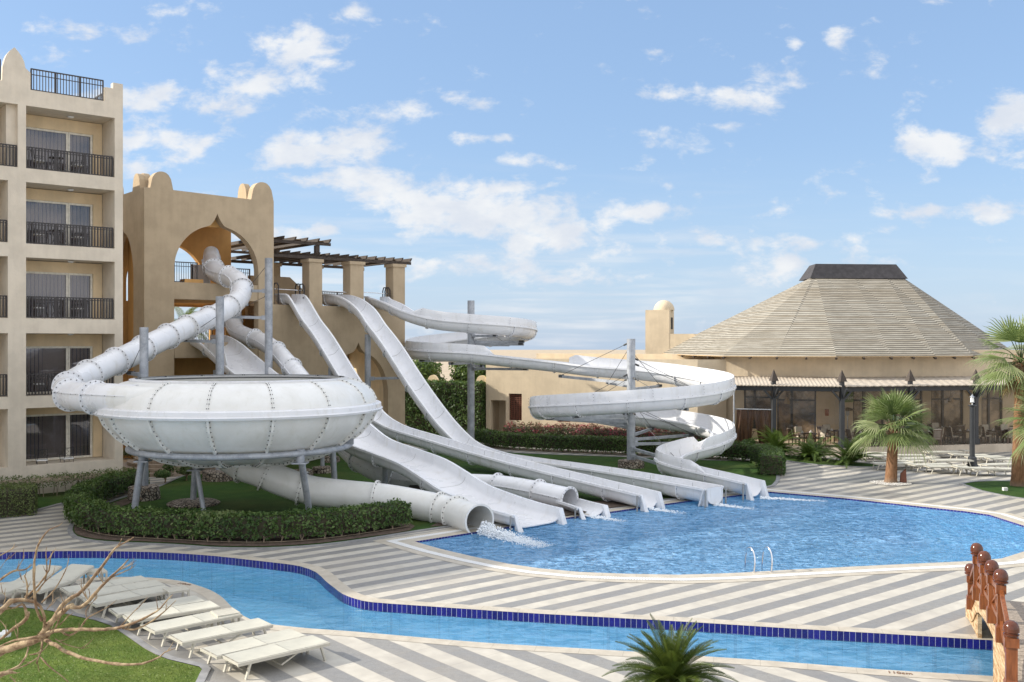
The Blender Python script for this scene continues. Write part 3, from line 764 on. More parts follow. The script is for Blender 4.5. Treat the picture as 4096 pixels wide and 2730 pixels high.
# left wall
tl = TO-nf*5.5
A2 = arch(2.2, 1.75, 9.6, 12.6, tip=.62)
slab(mb, [(0,0),(4.95,0),(4.95,14.1)]+mer(3.8,4.9,14.1,14.95)[::-1]+mer(.0,1.1,14.1,14.95)[::-1]+[(0,14.1)], [[(.45,.02),(3.95,.02)]+A2[::-1]], TO-nf*5.5, nf, -e1, .5)
part(mb, 'wall', M['tower'], tower)
mb = MB()
# merlon returns (thickness seen on the skyline)
for a0, a1, z0, z1 in ((.30,1.48,14.12,15.0),(5.75,7.07,14.03,15.03)):
    pass
side = [(0,14.05)]+mer(.0,1.2,14.05,15.0)+[(1.2,14.05)]
slab(mb, mer(0,1.2,14.0,15.0), [], TO+e1*.30-nf*.56, -nf, -e1, .3); part(mb, 'merlon', M['tower'], tower)
mb = MB(); slab(mb, mer(0,1.2,14.0,15.03), [], TO+e1*5.75-nf*.56, -nf, -e1, .3); part(mb, 'merlon', M['tower'], tower)
# back wall, orange inside
mb = MB(); A3 = arch(3.1, 2.25, 9.6, 12.5, tip=.6)
slab(mb, [(.5,0),(6.9,0),(6.9,14.0),(.5,14.0)], [[(.85,8.6),(5.35,8.6)]+A3[::-1], [(3.0,5.6),(5.7,5.6),(5.7,8.35),(3.0,8.35)]], TO, e1, nf, .4, b0=-5.1)
mb.box((5.75,-3.4,5.6),(6.9,-3.2,8.5), 0, TM); mb.box((1.0,-3.4,0),(7.0,-3.2,5.45), 0, TM)
mb.box((3.4,-.92,12.45),(4.3,-.57,13.0), 0, TM)
mb.box((1.0,-5.05,13.3),(6.9,-.56,13.5), 0, TM); mb.box((.9,-5.0,0),(.99,-.58,13.28), 0, TM)
part(mb, 'inner_wall', M['orange'], tower)
mb = MB()
mb.box((1.535,-5.0,8.55),(6.165,-.06,9.42), 0, TM); mb.box((1.535,-5.0,5.51),(6.165,-.06,6.33), 0, TM)
mb.box((1.56,-.5,5.52),(6.14,-.03,6.32), 0, TM)
part(mb, 'platform', M['tower'], tower)
mb = MB(); mb.box((1.54,-4.9,8.52),(6.16,-.5,8.545), 0, TM); mb.box((2.2,-.95,9.425),(3.2,-.3,9.62), 0, TM); part(mb, 'platform_underside', M['orange'], tower)
# low platform
mb = MB(); A4 = arch(12.44, 2.03, 3.3, 6.33, tip=.62)
slab(mb, [(7.07,0),(15.68,0),(15.68,8.40),(7.07,8.40)], [[(10.41,.02),(14.47,.02)]+A4[::-1]], TO, e1, nf, .5)
A5 = arch(13.1, 1.9, 3.3, 6.0, tip=.6)
slab(mb, [(7.07,0),(15.68,0),(15.68,8.40),(7.07,8.40)], [[(11.2,.02),(15.0,.02)]+A5[::-1]], TO, e1, nf, .5, b0=-4.6)
mb.box((7.07,-4.6,7.9),(15.66,-.5,8.38), 0, TM); mb.box((15.28,-4.6,0),(15.67,-4.0,7.9), 0, TM); mb.box((15.28,-1.1,0),(15.67,-.5,7.9), 0, TM)
mb.box((14.9,-.55,0),(15.75,.05,1.4), 0, TM)
slab(mb, [(7.07,8.4),(11.0,8.4),(11.0,9.0),(9.6,10.15),(7.07,10.15)], [], TO, e1, nf, .2, b0=-3.0)
mb.box((7.07,-.28,5.5),(7.075,-.02,8.4), 0, TM)
part(mb, 'platform_wall', M['tower'], tower)
for b0 in (0.0, -4.2):
    for a0, a1 in ((9.25,10.06),(11.9,12.79),(14.85,15.68)) if b0 == 0 else ((9.0,9.6),(11.75,12.4),(14.7,15.3)):
        mb = MB(); d_ = .85 if b0 == 0 else .6
        mb.box((a0, b0-d_, 8.38),(a1, b0-.003, 10.85), 0, TM); p_ = part(mb, 'pillar', M['tower'], tower)
        mb = MB(); mb.box((a0-.07, b0-d_-.07, 10.85),(a1+.07, b0+.07, 11.03), 0, TM); c_ = part(mb, 'capital', M['tower'], tower); c_.parent = p_
mb = MB(); mb.box((7.0,-2.0,8.4),(7.5,-1.5,10.9), 0, TM); part(mb, 'pillar', M['orange'], tower)
mb = MB()  # orange reveals between the two arches
mb.box((10.2,-4.55,.0),(10.38,-.52,7.8), 0, TM); mb.box((14.5,-4.55,0),(14.68,-.52,7.8), 0, TM)
part(mb, 'arch_lining', M['hotel_in'], tower)
# pergolas
def pergola(a0, a1, b0, b1, z, sp=.62):
    r_ = MB()
    for b in (b0, b1): r_.box((a0-.2, min(b0,b1) if b == min(b0,b1) else b-.08, z),(a1+.2, (b+.08) if b == min(b0,b1) else b, z+.17), 0, TM)
    n = int((a1-a0)/sp)
    for i in range(n+1):
        a = a0+(a1-a0)*i/n; k = len(r_.v)
        lo, hi = min(b0,b1)-.35, max(b0,b1)+.35
        for da in (-.045, .045):
            for (b, z_) in ((lo+.15,z+.172),(lo,z+.36),(hi,z+.36),(hi-.15,z+.172)): r_.v.append(tuple(TM @ Vector((a+da, b, z_))))
        for q in ((0,1,2,3),(7,6,5,4),(0,4,5,1),(1,5,6,2),(2,6,7,3),(3,7,4,0)): r_.face([k+t for t in q])
    o = part(r_, 'pergola', M['wood'], tower)
    q = MB()
    for i in range(0, n, 2):
        a = a0+(a1-a0)*i/n; q.box((a+.1, min(b0,b1)+.4+.7*(i % 3), z+.30),(a+.1+(a1-a0)/n*1.5, max(b0,b1)-.5-.5*(i % 2), z+.33), 0, TM)
    m_ = part(q, 'reed_panel', M['mat_panel'], tower); m_.parent = o
pergola(7.3, 16.0, -.1, -5.6, 11.035); pergola(7.4, 11.1, -1.2, -9.2, 11.95)
for pb_ in (((10.35,-1.5,11.4),(10.6,-1.25,11.95)),((10.35,-9.2,0),(10.6,-8.95,11.95)),((7.4,-9.2,0),(7.6,-9.0,11.95))): mb = MB(); mb.box(pb_[0], pb_[1], 0, TM); part(mb, 'pergola_post', M['wood'], tower)
for args in ((1.56,2.9,9.44,10.5,-.35,.12,.22),(4.6,6.1,9.44,10.35,-.9,.12,.22),(7.2,9.2,8.42,9.5,-4.4,.13,.1),(10.2,15.2,8.42,9.5,-5.0,.12,.12),(3.3,4.5,6.34,7.5,-2.2,.1,.12),(1.6,3.2,6.34,7.3,-2.6,.12,.12)):
    part(railing(*args[:4], TM, args[4], args[5], args[6], 1.4, .022, .05), 'guard_rail', M['rail'], tower)
for a in (7.15, 7.42, 8.75, 9.0, 14.55, 14.7):
    mb = MB(); h0 = 8.42; q = [TM @ Vector((a, -.15, h0)), TM @ Vector((a, -.15, 9.45)), TM @ Vector((a, -.3, 9.6)), TM @ Vector((a, -.6, 9.6)), TM @ Vector((a, -.7, 9.4)), TM @ Vector((a, -.7, h0))]
    mb.tube(q, .035, 8); part(mb, 'gate_rail', M['rail'], tower)
for a0, a1, z in ((7.1,9.25,9.27),(10.06,11.9,9.27),(12.79,14.85,9.27)):
    mb = MB(); mb.tube([TM @ Vector((a0,-.25,z)), TM @ Vector((a1,-.25,z-.04))], .022, 8); part(mb, 'steel_bar', M['steel'], tower)
mb = MB(); mb.box((4.85,-5.09,10.35),(5.05,-5.04,10.75), 0, TM); part(mb, 'plaque', M['ochre'], tower)
# steps
st = G(690, 1900); st = Vector((st.x-.6, st.y+2.2, 0))
steps = thing('stone_steps', 'curved brown stone steps rising to the slide tower behind the bowl slide', 'steps', st)
for i in range(5):
    mb = MB(); rr = 3.0-i*.36; mb.lathe([(rr, 0 if i == 0 else .0),(rr, .16*(i+1)),(0, .16*(i+1)+.001)], st, 12, 0, False, 180, 360); part(mb, 'step', M['stepm'], steps)
mb = MB(); mb.box((1.6,-3.2,0),(6.9,-.6,.8), 0, TM); part(mb, 'landing', M['stepm'], steps)
# ---------------- slides ----------------
def seg_bolts(mb, pts, r=.024):
    for p in pts: mb.octa(p, r, 1)
def uprof(w_, d, t=.035, n=14, flat=.0, lip=.09):
    """closed U section: list of (side, up); rim at 0"""
    inn = []
    for i in range(n+1):
        th = math.pi+math.pi*i/n; c, s_ = math.cos(th), math.sin(th)
        pw = 2/(2+flat*2.0)
        inn.append((w_/2*math.copysign(abs(c)**pw, c), d*math.copysign(abs(s_)**pw, s_)))
    out = [(x*(1+2*t/w_), y*(1+t/d)-(.0 if abs(y) > .02 else 0)) for x, y in inn][::-1]
    a = w_/2
    L_ = [(-a-t, -.03), (-a-lip, -.03), (-a-lip-.01, -.075), (-a-lip-.03, -.075), (-a-lip-.02, .012), (-a, .012)]
    Rr = [(a, .012), (a+lip+.02, .012), (a+lip+.03, -.075), (a+lip+.01, -.075), (a+lip, -.03), (a+t, -.03)]
    return inn[1:-1] and ([(-a, 0)]+inn[1:-1]+[(a, 0)]+Rr+out[1:-1]+L_)
def sweep(mb, fr, prof, mat=0, smooth=True, closed=True, ca=True, cb=True):
    rings = []
    for i, (p, t, wv, nv) in enumerate(fr):
        pr = prof(i) if callable(prof) else prof
        rings.append([p+wv*a+nv*b for a, b in pr])
    mb.loops(rings, closed, mat, smooth, ca, cb)
def rib(mb, f, rx0, ry0, rx1, ry1, th, a0, a1, n=20, bolts=0, br=.022, sup=1.0):
    p, t, wv, nv = f; rings = []
    pw = sup
    for i in range(n+1):
        a = R(a0+(a1-a0)*i/n); c, s_ = math.cos(a), math.sin(a)
        c = math.copysign(abs(c)**pw, c); s_ = math.copysign(abs(s_)**pw, s_)
        q0 = p+wv*(rx0*c)+nv*(ry0*s_); q1 = p+wv*(rx1*c)+nv*(ry1*s_)
        rings.append([q0-t*th/2, q1-t*th/2, q1+t*th/2, q0+t*th/2])
    full = abs(a1-a0) > 359
    mb.loops(rings, True, 0, False, not full, not full)
    if bolts:
        for i in range(bolts):
            a = R(a0+(a1-a0)*(i+.5)/bolts); c, s_ = math.cos(a), math.sin(a)
            c = math.copysign(abs(c)**pw, c); s_ = math.copysign(abs(s_)**pw, s_)
            rx, ry = (rx0+rx1)/2, (ry0+ry1)/2
            q = p+wv*(rx*c)+nv*(ry*s_)
            mb.octa(q+t*(th/2+.004), br, 1); mb.octa(q-t*(th/2+.004), br, 1)
def at_s(fr, L, s):
    for i in range(len(L)-1):
        if L[i+1] >= s: return fr[i]
    return fr[-1]
SM = [M['fib'], M['bolt']]; SO = [M['fibold'], M['bolt']]
def trough(root, path, w_, d, flat=0.0, dend=None, every=2.6, guards=(), mats=SM, gh=.5, ends=(True, True), bolts=9, name='trough', s0=.8, s1=.8):
    fr = frames(path); L = arclen(path)
    dd_ = lambda i: d if dend is None else d+(dend-d)*max(0, min(1, 1-(L[-1]-L[i])/3.5))**1.3
    mb = MB(); sweep(mb, fr, lambda i: uprof(w_, dd_(i), flat=flat)); part(mb, name, mats[0], root, angle=50)
    s = s0
    pw = 2/(2+flat*2.0)
    while s < L[-1]-s1:
        f = at_s(fr, L, s); mb = MB(); rib(mb, f, w_/2+.035, d+.035, w_/2+.10, d+.10, .05, 180, 360, 22, bolts, .022, pw); part(mb, 'flange', mats, root); s += every
        mb = MB(); rib(mb, f, w_/2-.004, d-.004, w_/2+.004, d+.004, .018, 182, 358, 22, 0, 0, pw); part(mb, 'joint_seam', M['seam'], root)
    for (side, s0_, s1_, h) in guards:
        idx = [i for i in range(len(path)) if s0_ <= L[i] <= s1_]
        if len(idx) < 3: continue
        mb = MB(); rings = []
        for i in idx:
            p, t, wv, nv = fr[i]; k = min(1, (L[i]-s0_)/.55, (s1_-L[i])/.55); k = max(.04, k); hh = h*k
            a = side*(w_/2+.01); sec = [(a+side*.03, .013), (a+side*.05, hh*.5), (a+side*.0, hh), (a-side*.03, hh), (a+side*.015, hh*.5), (a-side*.005, .013)]
            rings.append([p+wv*x+nv*y for x, y in sec])
        mb.loops(rings, True, 0, True); 
        for i in idx[::2]:
            p, t, wv, nv = fr[i]; mb.octa(p+wv*(side*(w_/2+.10))+nv*.02, .016, 1)
        s = L[idx[0]]+.9
        while s < s1_-.6:
            p, t, wv, nv = at_s(fr, L, s); a = side*(w_/2+.02)
            r_ = [[p+wv*x+nv*y+t*q for q in (-.02, .02)] for x, y in ((a, .01), (a+side*.10, .01), (a+side*.10, h*.55), (a+side*.04, h))]
            mb.loops([[r[0], r[1]] for r in r_], False, 0, False); 
            for y in (.12, .26, .4): mb.octa(p+wv*(a+side*.10)+nv*(y*h/.5), .018, 1)
            s += every
        part(mb, 'splash_guard', mats, root, angle=60)
    return fr, L
def exit_lip(root, f, w_, d, flat=0.0, drop=.75, mats=SM):
    """flared plates that close the side walls of an open slide at the pool"""
    p, t, wv, nv = f; up = Vector((0,0,1)); th = Vector((t.x, t.y, 0)).normalized()
    for sd in (-1, 1):
        mb = MB(); a, o_ = w_/2-.01, w_/2+(.17 if sd < 0 else .07)
        q = [p+wv*(sd*a)+up*.02, p+wv*(sd*o_)+up*.0, p+wv*(sd*o_)-up*drop+th*.22, p+wv*(sd*a*.93)-up*drop+th*.30]
        r0 = [v for v in q]; r1 = [v-th*.05 for v in q]; mb.loops([r0, r1], True, 0, False)
        q3 = [p+wv*(sd*a), p+wv*(sd*a*.93)-up*drop+th*.28, p+wv*(sd*a*.97)-up*drop-th*.1, p+wv*(sd*a)-th*.1]
        mb.loops([q3, [v-wv*(sd*.03) for v in q3]], True, 0, False)
        part(mb, 'exit_lip', mats[0], root)
    for sd in (-1, 1):
        mb = MB(); fx = p+wv*(sd*(w_/2+.15))-th*.12; mb.bar(fx-up*.02, fx-up*(drop+.1), .05, .09); part(mb, 'exit_bracket', M['seam'], root)
def planpath(S, E, prof, step=.4, ext=0.0):
    S, E = Vector((S[0], S[1], 0)), Vector((E[0], E[1], 0)); d = (E-S).normalized()
    pts = [S+d*s+Vector((0,0,z)) for s, z in prof]
    return cr(pts, step)
def root_at(p): return (p.x, p.y, 0)
# speed slides
P1 = planpath((-12.4,55.5), (5.24,37.9), [(-.6,9.02),(.45,9.0),(1.0,8.7),(2.1,7.62),(3.4,6.6),(5.7,4.45),(7.3,3.12),(8.1,2.62),(8.9,2.34),(9.9,2.12),(12.1,1.85),(14.5,1.55),(17.9,1.17),(21.6,.84),(24.5,.60),(24.95,.56)])
s1 = thing('speed_slide', 'white open speed slide leaving the tower left of its first pillar', 'water slide', root_at(P1[-1]), 0, 'parallel open water slides')
fr, L = trough(s1, P1, 1.02, .56, .45, .54, 2.55, bolts=8); exit_lip(s1, fr[-1], 1.02, .54, drop=.64)
mb = MB(); mb.lathe([(0,.06),(.06,.06),(.06,0)], P1[3]+Vector((.3,.4,-.15)), 10); part(mb, 'water_inlet', M['bolt'], s1)
P2_ = planpath((-10.06,57.6), (7.86,39.0), [(-1.0,9.1),(.3,9.07),(1.6,8.75),(2.8,8.15),(3.7,7.35),(5.1,6.25),(7.3,4.2),(9.2,2.62),(10.5,1.75),(11.6,1.25),(13.2,.98),(15,.9),(20.5,.84),(25.4,.66),(25.85,.62)])
s2 = thing('speed_slide', 'white open speed slide starting between the left and middle tower pillars', 'water slide', root_at(P2_[-1]), 0, 'parallel open water slides')
fr, L = trough(s2, P2_, 1.08, .60, .45, .59, 2.3, bolts=9); exit_lip(s2, fr[-1], 1.08, .59, drop=.70)
mb = MB(); p0 = fr[2]; 
for sd in (-1,): mb.box((-.02,-.7,-1.0),(.03,.15,.05), 0, Matrix(((p0[1].x,p0[2].x,0,p0[0].x+p0[2].x*-.75),(p0[1].y,p0[2].y,0,p0[0].y+p0[2].y*-.75),(0,0,1,p0[0].z),(0,0,0,1))))
part(mb, 'start_panel', M['fib'], s2)
# wide family slide
P3 = planpath((-16.6,53.0), (.67,34.5), [(-1.0,6.72),(.7,6.68),(2.2,6.32),(3.2,5.93),(4.7,5.32),(6.3,4.7),(8.2,4.2),(10.2,3.95),(11.8,3.7),(13.2,3.18),(14.3,2.65),(15.6,2.18),(17.4,1.92),(19.2,1.66),(20.6,1.26),(21.8,.9),(23.4,.66),(24.7,.53),(25.65,.48)])
s3 = thing('wide_slide', 'broadest open white slide, running from behind the bowl into the pool', 'water slide', root_at(P3[-1]))
fr, L = trough(s3, P3, 2.1, .52, 1.3, .44, 3.1, bolts=12, guards=((1, 3.6, 6.4, .55),)); exit_lip(s3, fr[-1], 2.1, .44, drop=.56)
# tube helper
def tube_slide(root, path, r=.5, every=2.3, stations=None, mats=SM, bolts=18, hollow=True, s0=.6, seam=(20, 200), name='tube', skip=None):
    fr = frames(path); L = arclen(path); mb = MB(); n = 28
    prof = [(r*math.cos(2*math.pi*j/n), r*math.sin(2*math.pi*j/n)) for j in range(n)]
    inn = [(x*.95, y*.95) for x, y in prof]
    ro = [[p+wv*a+nv*b for a, b in prof] for p, t, wv, nv in fr]; ri = [[p+wv*a+nv*b for a, b in inn] for p, t, wv, nv in fr]
    mb.loops(ro, True, 0, True, False, False); mb.loops(ri, True, 0, True, False, False)
    mb.loops([ro[-1], ri[-1]], True, 0, False, False, False); mb.loops([ro[0], ri[0]], True, 0, False, False, False)
    part(mb, name, mats[0], root, angle=60)
    if stations: ss = [L[min(range(len(path)), key=lambda i: (path[i]-q).length)] for q in stations]
    else:
        ss = []; s = s0
        while s < L[-1]-.25: ss.append(s); s += every
    for s in ss:
        f = at_s(fr, L, s); mb = MB(); rib(mb, f, r-.005, r-.005, r+.10, r+.10, .06, 0, 360, 28, bolts, .028); part(mb, 'flange', mats, root)
    for a in seam:
        mb = MB(); a = R(a); c, s_ = math.cos(a), math.sin(a)
        rings = []
        for p, t, wv, nv in fr:
            o = wv*c+nv*s_; q = nv*c-wv*s_; b = p+o*(r-.01); rings.append([b-q*.012, b+o*.05-q*.012, b+o*.05+q*.012, b+q*.012])
        mb.loops(rings, True, 0, False)
        s = .2
        while s < L[-1]:
            p, t, wv, nv = at_s(fr, L, s); mb.octa(p+(wv*c+nv*s_)*(r+.03)-(nv*c-wv*s_)*0.012, .02, 1); s += .38
        part(mb, 'seam_strip', mats, root)
    return fr, L
# A: tube feeding the bowl, plus bowl and exit tube = one slide
BC = Vector((-9.75, 36.0, 0))
bowl = thing('bowl_slide', 'huge white bowl slide on tubular legs, fed by a long enclosed tube', 'water slide', root_at(BC))
TA = cr([Pd(846,1050,54.2), Pd(850,1066,53.8), Pd(866,1092,53.1), Pd(896,1104,52.5), Pd(932,1112,51.9), Pd(960,1136,51.3), Pd(967,1168,50.7), Pd(950,1202,49.9), Pd(905,1236,48.9), Pd(850,1266,47.8), Pd(750,1310,45.7), Pd(640,1362,43.5), Pd(510,1426,41.1), Pd(430,1462,39.7), Pd(375,1490,38.8), Pd(325,1514,37.9), Pd(285,1540,37.0), Pd(268,1563,36.1), Pd(282,1580,35.1), Pd(325,1588,34.3), Pd(400,1592,33.5), Pd(470,1596,33.0), Pd(545,1600,32.65)], .3)
tube_slide(bowl, TA, .50, 1.9, None, SM, 18, seam=(15,), name='feed_tube', s0=.9)
mb = MB(); hp = Pd(846,1040,54.2)
hood = [hp+Vector((.05,.1,-.75)), hp+Vector((0,.1,-.3)), hp+Vector((-.02,.15,.1)), hp+Vector((-.1,.3,.42)), hp+Vector((-.2,.7,.5))]
mb.tube(hood, [.52,.50,.47,.40,.30], 22); part(mb, 'entry_hood', M['fib'], bowl)
mb = MB(); hq = Pd(800,1085,54.6); mb.box((-.45,-.05,-.75),(.55,.05,.35), 0, Matrix.Translation(hq)); mb.box((-.5,-.05,-.75),(-.38,.6,.38), 0, Matrix.Translation(hq)); part(mb, 'entry_panel', M['fib'], bowl)
# shell
mb = MB()
prof = [(1.72,2.10),(2.45,2.17),(3.05,2.33),(3.62,2.63),(4.18,3.04),(4.58,3.50),(4.80,3.98),(4.79,4.22),(4.66,4.50),(4.42,4.74),(4.12,4.90),(3.80,4.98),(3.72,4.99)]
inner = [(3.70,4.90),(4.05,4.80),(4.38,4.62),(4.6,4.38),(4.68,4.0),(4.45,3.6),(4.05,3.14),(3.5,2.74),(3.0,2.46),(2.4,2.28),(.5,2.2),(0,2.2)]
mb.lathe(prof+inner, BC, 96); mb.lathe([(0,2.06),(1.72,2.10)], BC, 48); part(mb, 'bowl_shell', M['fibold'], bowl, angle=60)
mb = MB(); mb.lathe([(4.77,3.86),(5.0,3.86),(5.04,3.93),(4.99,3.97),(4.98,4.11),(4.92,4.15),(4.79,4.15)], BC, 96); part(mb, 'rim_band', M['fib'], bowl)
mb = MB(); mb.lathe([(1.66,2.0),(1.80,2.0),(1.80,2.16),(1.66,2.16)], BC, 15, 0, False)
for k in range(60): a = R(6*k); mb.octa(BC+Vector((1.82*math.cos(a),1.82*math.sin(a),2.08)), .022, 1)
part(mb, 'bottom_flange', SO, bowl)
mb = MB(); mb.lathe([(3.66,4.97),(3.82,4.97),(3.84,5.03),(3.66,5.05)], BC, 72)
part(mb, 'top_edge', M['fib'], bowl)
mb = MB(); ring_ = [BC+Vector((3.64*math.cos(R(a)),3.64*math.sin(R(a)),4.92)) for a in range(0,361,6)]; mb.tube(ring_, .03, 6, cap=False); part(mb, 'water_pipe', M['bolt'], bowl)
low = prof[:7]; upp = prof[7:]
for k in range(15):
    a = R(-90+2.5+24*k); c, s_ = math.cos(a), math.sin(a); tn = Vector((-s_, c, 0))
    mb = MB(); rings = []
    for (r, z) in low:
        b = BC+Vector((r*c, r*s_, z)); i = low.index((r, z)); z2 = low[min(i+1, len(low)-1)]; z1 = low[max(i-1, 0)]
        d_ = Vector(((z2[0]-z1[0])*c, (z2[0]-z1[0])*s_, z2[1]-z1[1])).normalized(); nn = d_.cross(tn); nn = nn if nn.dot(Vector((c, s_, -.3))) > 0 else -nn
        rings.append([b-tn*.04-nn*.02, b-tn*.04+nn*.12, b+tn*.04+nn*.12, b+tn*.04-nn*.02])
    mb.loops(rings, True, 0, False)
    for i in range(len(rings)-1):
        for q in (0, .33, .66):
            for (ia, sg_) in ((1, -1), (2, 1)):
                pA = rings[i][ia]*(1-q)+rings[i+1][ia]*q; pB = rings[i][ia-1 if ia == 1 else 3]*(1-q)+rings[i+1][ia-1 if ia == 1 else 3]*q
                mb.octa(pA*.55+pB*.45+tn*(sg_*.014), .027, 1)
    part(mb, 'lower_rib', SO, bowl)
    if 196 < (-90+2.5+24*k) % 360 < 232: continue
    mb = MB(); rings = []
    for i, (r, z) in enumerate(upp):
        b = BC+Vector((r*c, r*s_, z)); z2 = upp[min(i+1, len(upp)-1)]; z1 = upp[max(i-1, 0)]
        d_ = Vector(((z2[0]-z1[0])*c, (z2[0]-z1[0])*s_, z2[1]-z1[1])).normalized(); nn = d_.cross(tn); nn = nn if nn.dot(Vector((c, s_, .3))) > 0 else -nn
        rings.append([b-tn*.012-nn*.02, b-tn*.012+nn*.05, b+tn*.012+nn*.05, b+tn*.012-nn*.02])
    mb.loops(rings, True, 0, False)
    for i in range(len(rings)-1):
        for q in (0, .5):
            for ia, sg_ in ((1, -1), (2, 1)): mb.octa(rings[i][ia]*(1-q)+rings[i+1][ia]*q+tn*(.02*sg_)-Vector((c,s_,.5))*.02, .021, 1)
    part(mb, 'upper_rib', SO, bowl)
# merging of the feed tube with the upper shell
mg = cr([Pd(470,1596,33.0), Pd(545,1600,32.62), Pd(640,1604,32.38), Pd(740,1606,32.25), Pd(860,1608,32.2)], .25)
frm = frames(mg); mb = MB(); rings = []
for i, (p, t, wv, nv) in enumerate(frm):
    k = 1-i/(len(frm)-1)*.55; rings.append([p-wv*(.5*(1-k)) *-1+wv*(.5*k*math.cos(2*math.pi*j/24))+nv*(.5*(.55+.45*k)*math.sin(2*math.pi*j/24)) for j in range(24)])
mb.loops(rings, True, 0, True); part(mb, 'tube_junction', M['fibold'], bowl, angle=70)
# support ring + legs
mb = MB(); ring_ = [BC+Vector((3.86*math.cos(R(a)),3.86*math.sin(R(a)),2.60)) for a in range(0,361,5)]; mb.tube(ring_, .105, 12, cap=False); part(mb, 'support_ring', M['galv'], bowl)
legs = [((-12.55,33.85,2.6),(-12.95,33.9,0)), ((-7.08,33.3,2.6),(-6.98,34.6,0)), ((-12.3,38.85,2.6),(-12.5,39.0,0)), ((-7.0,38.7,2.6),(-6.9,39.0,0)), ((-11.25,35.4,2.1),(-10.75,34.9,0))]
for i, (a, b) in enumerate(legs):
    mb = MB(); mb.tube([a, b], .115 if i != 4 else .085, 12)
    mb.tube([Vector(a)+Vector((0,0,.14)), Vector(a)-Vector((0,0,.3))], .15 if i < 4 else .10, 12); d_ = Vector(a)-Vector((0,0,.32)); mb.box((-.24,-.24,-.02),(.24,.24,.02), 0, Matrix.Translation(d_))
    part(mb, 'leg', M['galv'], bowl)
for a in (-3, 178):
    mb = MB(); c, s_ = math.cos(R(a)), math.sin(R(a)); mb.box((-.12,-.07,-.05),(.16,.07,.16), 0, Matrix.Translation(BC+Vector((3.9*c,3.9*s_,2.7)))); part(mb, 'ring_bracket', M['galv'], bowl)
# exit tube of the bowl
TX = cr([BC+Vector((-.55,.1,2.15)), Pd(975,1868,36.0), Pd(1030,1885,35.9), Pd(1092,1911,36.0), Pd(1170,1941,36.0), Pd(1252,1965,36.0), Pd(1390,1981,35.85), Pd(1540,1996,35.65), Pd(1660,2017,35.4), Pd(1781,2043,34.95), Pd(1845,2061,34.2), Pd(1917,2083,33.2)], .3)
fr, L = tube_slide(bowl, TX, .53, 1.72, [Pd(1000,1872,36.0), Pd(1105,1915,36.0), Pd(1250,1966,36.0), Pd(1540,1996,35.65), Pd(1775,2042,34.97), Pd(1845,2061,34.2)], SO, 20, seam=(200,), name='exit_tube', s0=1.5)
f = frames(TX)[-1]; mb = MB(); rib(mb, f, .50, .50, .565, .565, .07, 0, 360, 32); part(mb, 'exit_ring', M['fibold'], bowl)
# B: second tube
tb = thing('tube_slide', 'white tube slide passing behind the bowl and ending in an open scoop', 'water slide', root_at(Pd(2276,2017,36.2)))
TB = cr([Pd(929,1255,54.6), Pd(932,1290,54.4), Pd(948,1325,54.0), Pd(990,1346,53.3), Pd(1048,1367,52.5), Pd(1105,1405,51.5), Pd(1150,1452,50.4), Pd(1215,1530,48.8), Pd(1285,1635,47.0), Pd(1345,1740,45.3), Pd(1405,1812,44.0), Pd(1450,1850,42.9), Pd(1500,1880,42.2), Pd(1617,1922,41.6), Pd(1830,1938,41.0), Pd(1990,1946,40.2), Pd(2130,1968,38.9), Pd(2277,2000,37.6)], .3)
tube_slide(tb, TB, .45, 2.25, None, SM, 16, seam=(10, 190), name='tube', s0=.7)
mb = MB(); hp = Pd(929,1250,54.6); mb.tube([hp+Vector((0,0,-.5)), hp+Vector((0,0,0)), hp+Vector((0,.05,.2)), hp+Vector((0,.15,.34)), hp+Vector((0,.35,.42))], [.5,.5,.46,.36,.15], 20); part(mb, 'entry_hood', M['fib'], tb)
f = frames(TB)[-1]; mb = MB(); rib(mb, f, .42, .42, .51, .51, .06, 0, 360, 30, 16); part(mb, 'exit_ring', SM, tb)
E1, E2 = Vector((2.12,37.65,.36)), Vector((2.92,36.2,.34))
pt = cr([E1, (E1+E2)/2, E2], .2); frt = frames(pt); mb = MB()
sweep(mb, frt, lambda i: [(a*(1+.25*(i/len(frt))**2), b+.0) for a, b in uprof(.86, .34)]); part(mb, 'open_scoop', M['fib'], tb, angle=50)
exit_lip(tb, frt[-1], 1.02, .36, drop=.42)
# spiral slide
P5, P6 = Vector((-2.45,59.5,0)), Vector((6.0,50.17,0))
sp = thing('spiral_slide', 'white spiral slide looping around two columns, exiting at the far right', 'water slide', root_at(P6))
pts = [Vector((-8.35,59.6,9.05)), Vector((-7.9,59.0,9.03)), Pd(1520,1193,58.3), Pd(1572,1213,57.4), Pd(1640,1247,56.6), Pd(1740,1276,56.15), Vector((-2.45,56.15,7.45))]
zz1 = [(-60,7.33),(-30,7.2),(0,7.06),(30,6.9),(60,6.75),(90,6.6),(120,6.42),(150,6.22),(180,6.02),(210,5.92),(240,5.84)]
pts += [P5+Vector((3.35*math.cos(R(a)),3.35*math.sin(R(a)),z)) for a, z in zz1]
pts += [Vector((-2.45,56.15,5.76)), Vector((0,56.05,5.5)), Vector((2.7,55.7,5.22)), Vector((4.5,55.05,5.02))]
zz2 = [(78,4.84),(60,4.7),(40,4.52),(20,4.38),(0,4.25),(-22,4.12),(-45,3.98),(-68,3.84),(-90,3.72),(-112,3.58),(-135,3.42),(-158,3.26),(-180,3.08),(-202,2.92),(-225,2.76),(-247,2.58),(-270,2.40),(-292,2.24),(-315,2.10),(-338,1.97),(-360,1.85),(-380,1.70)]
pts += [P6+Vector((4.55*math.cos(R(a)),4.55*math.sin(R(a)),z)) for a, z in zz2]
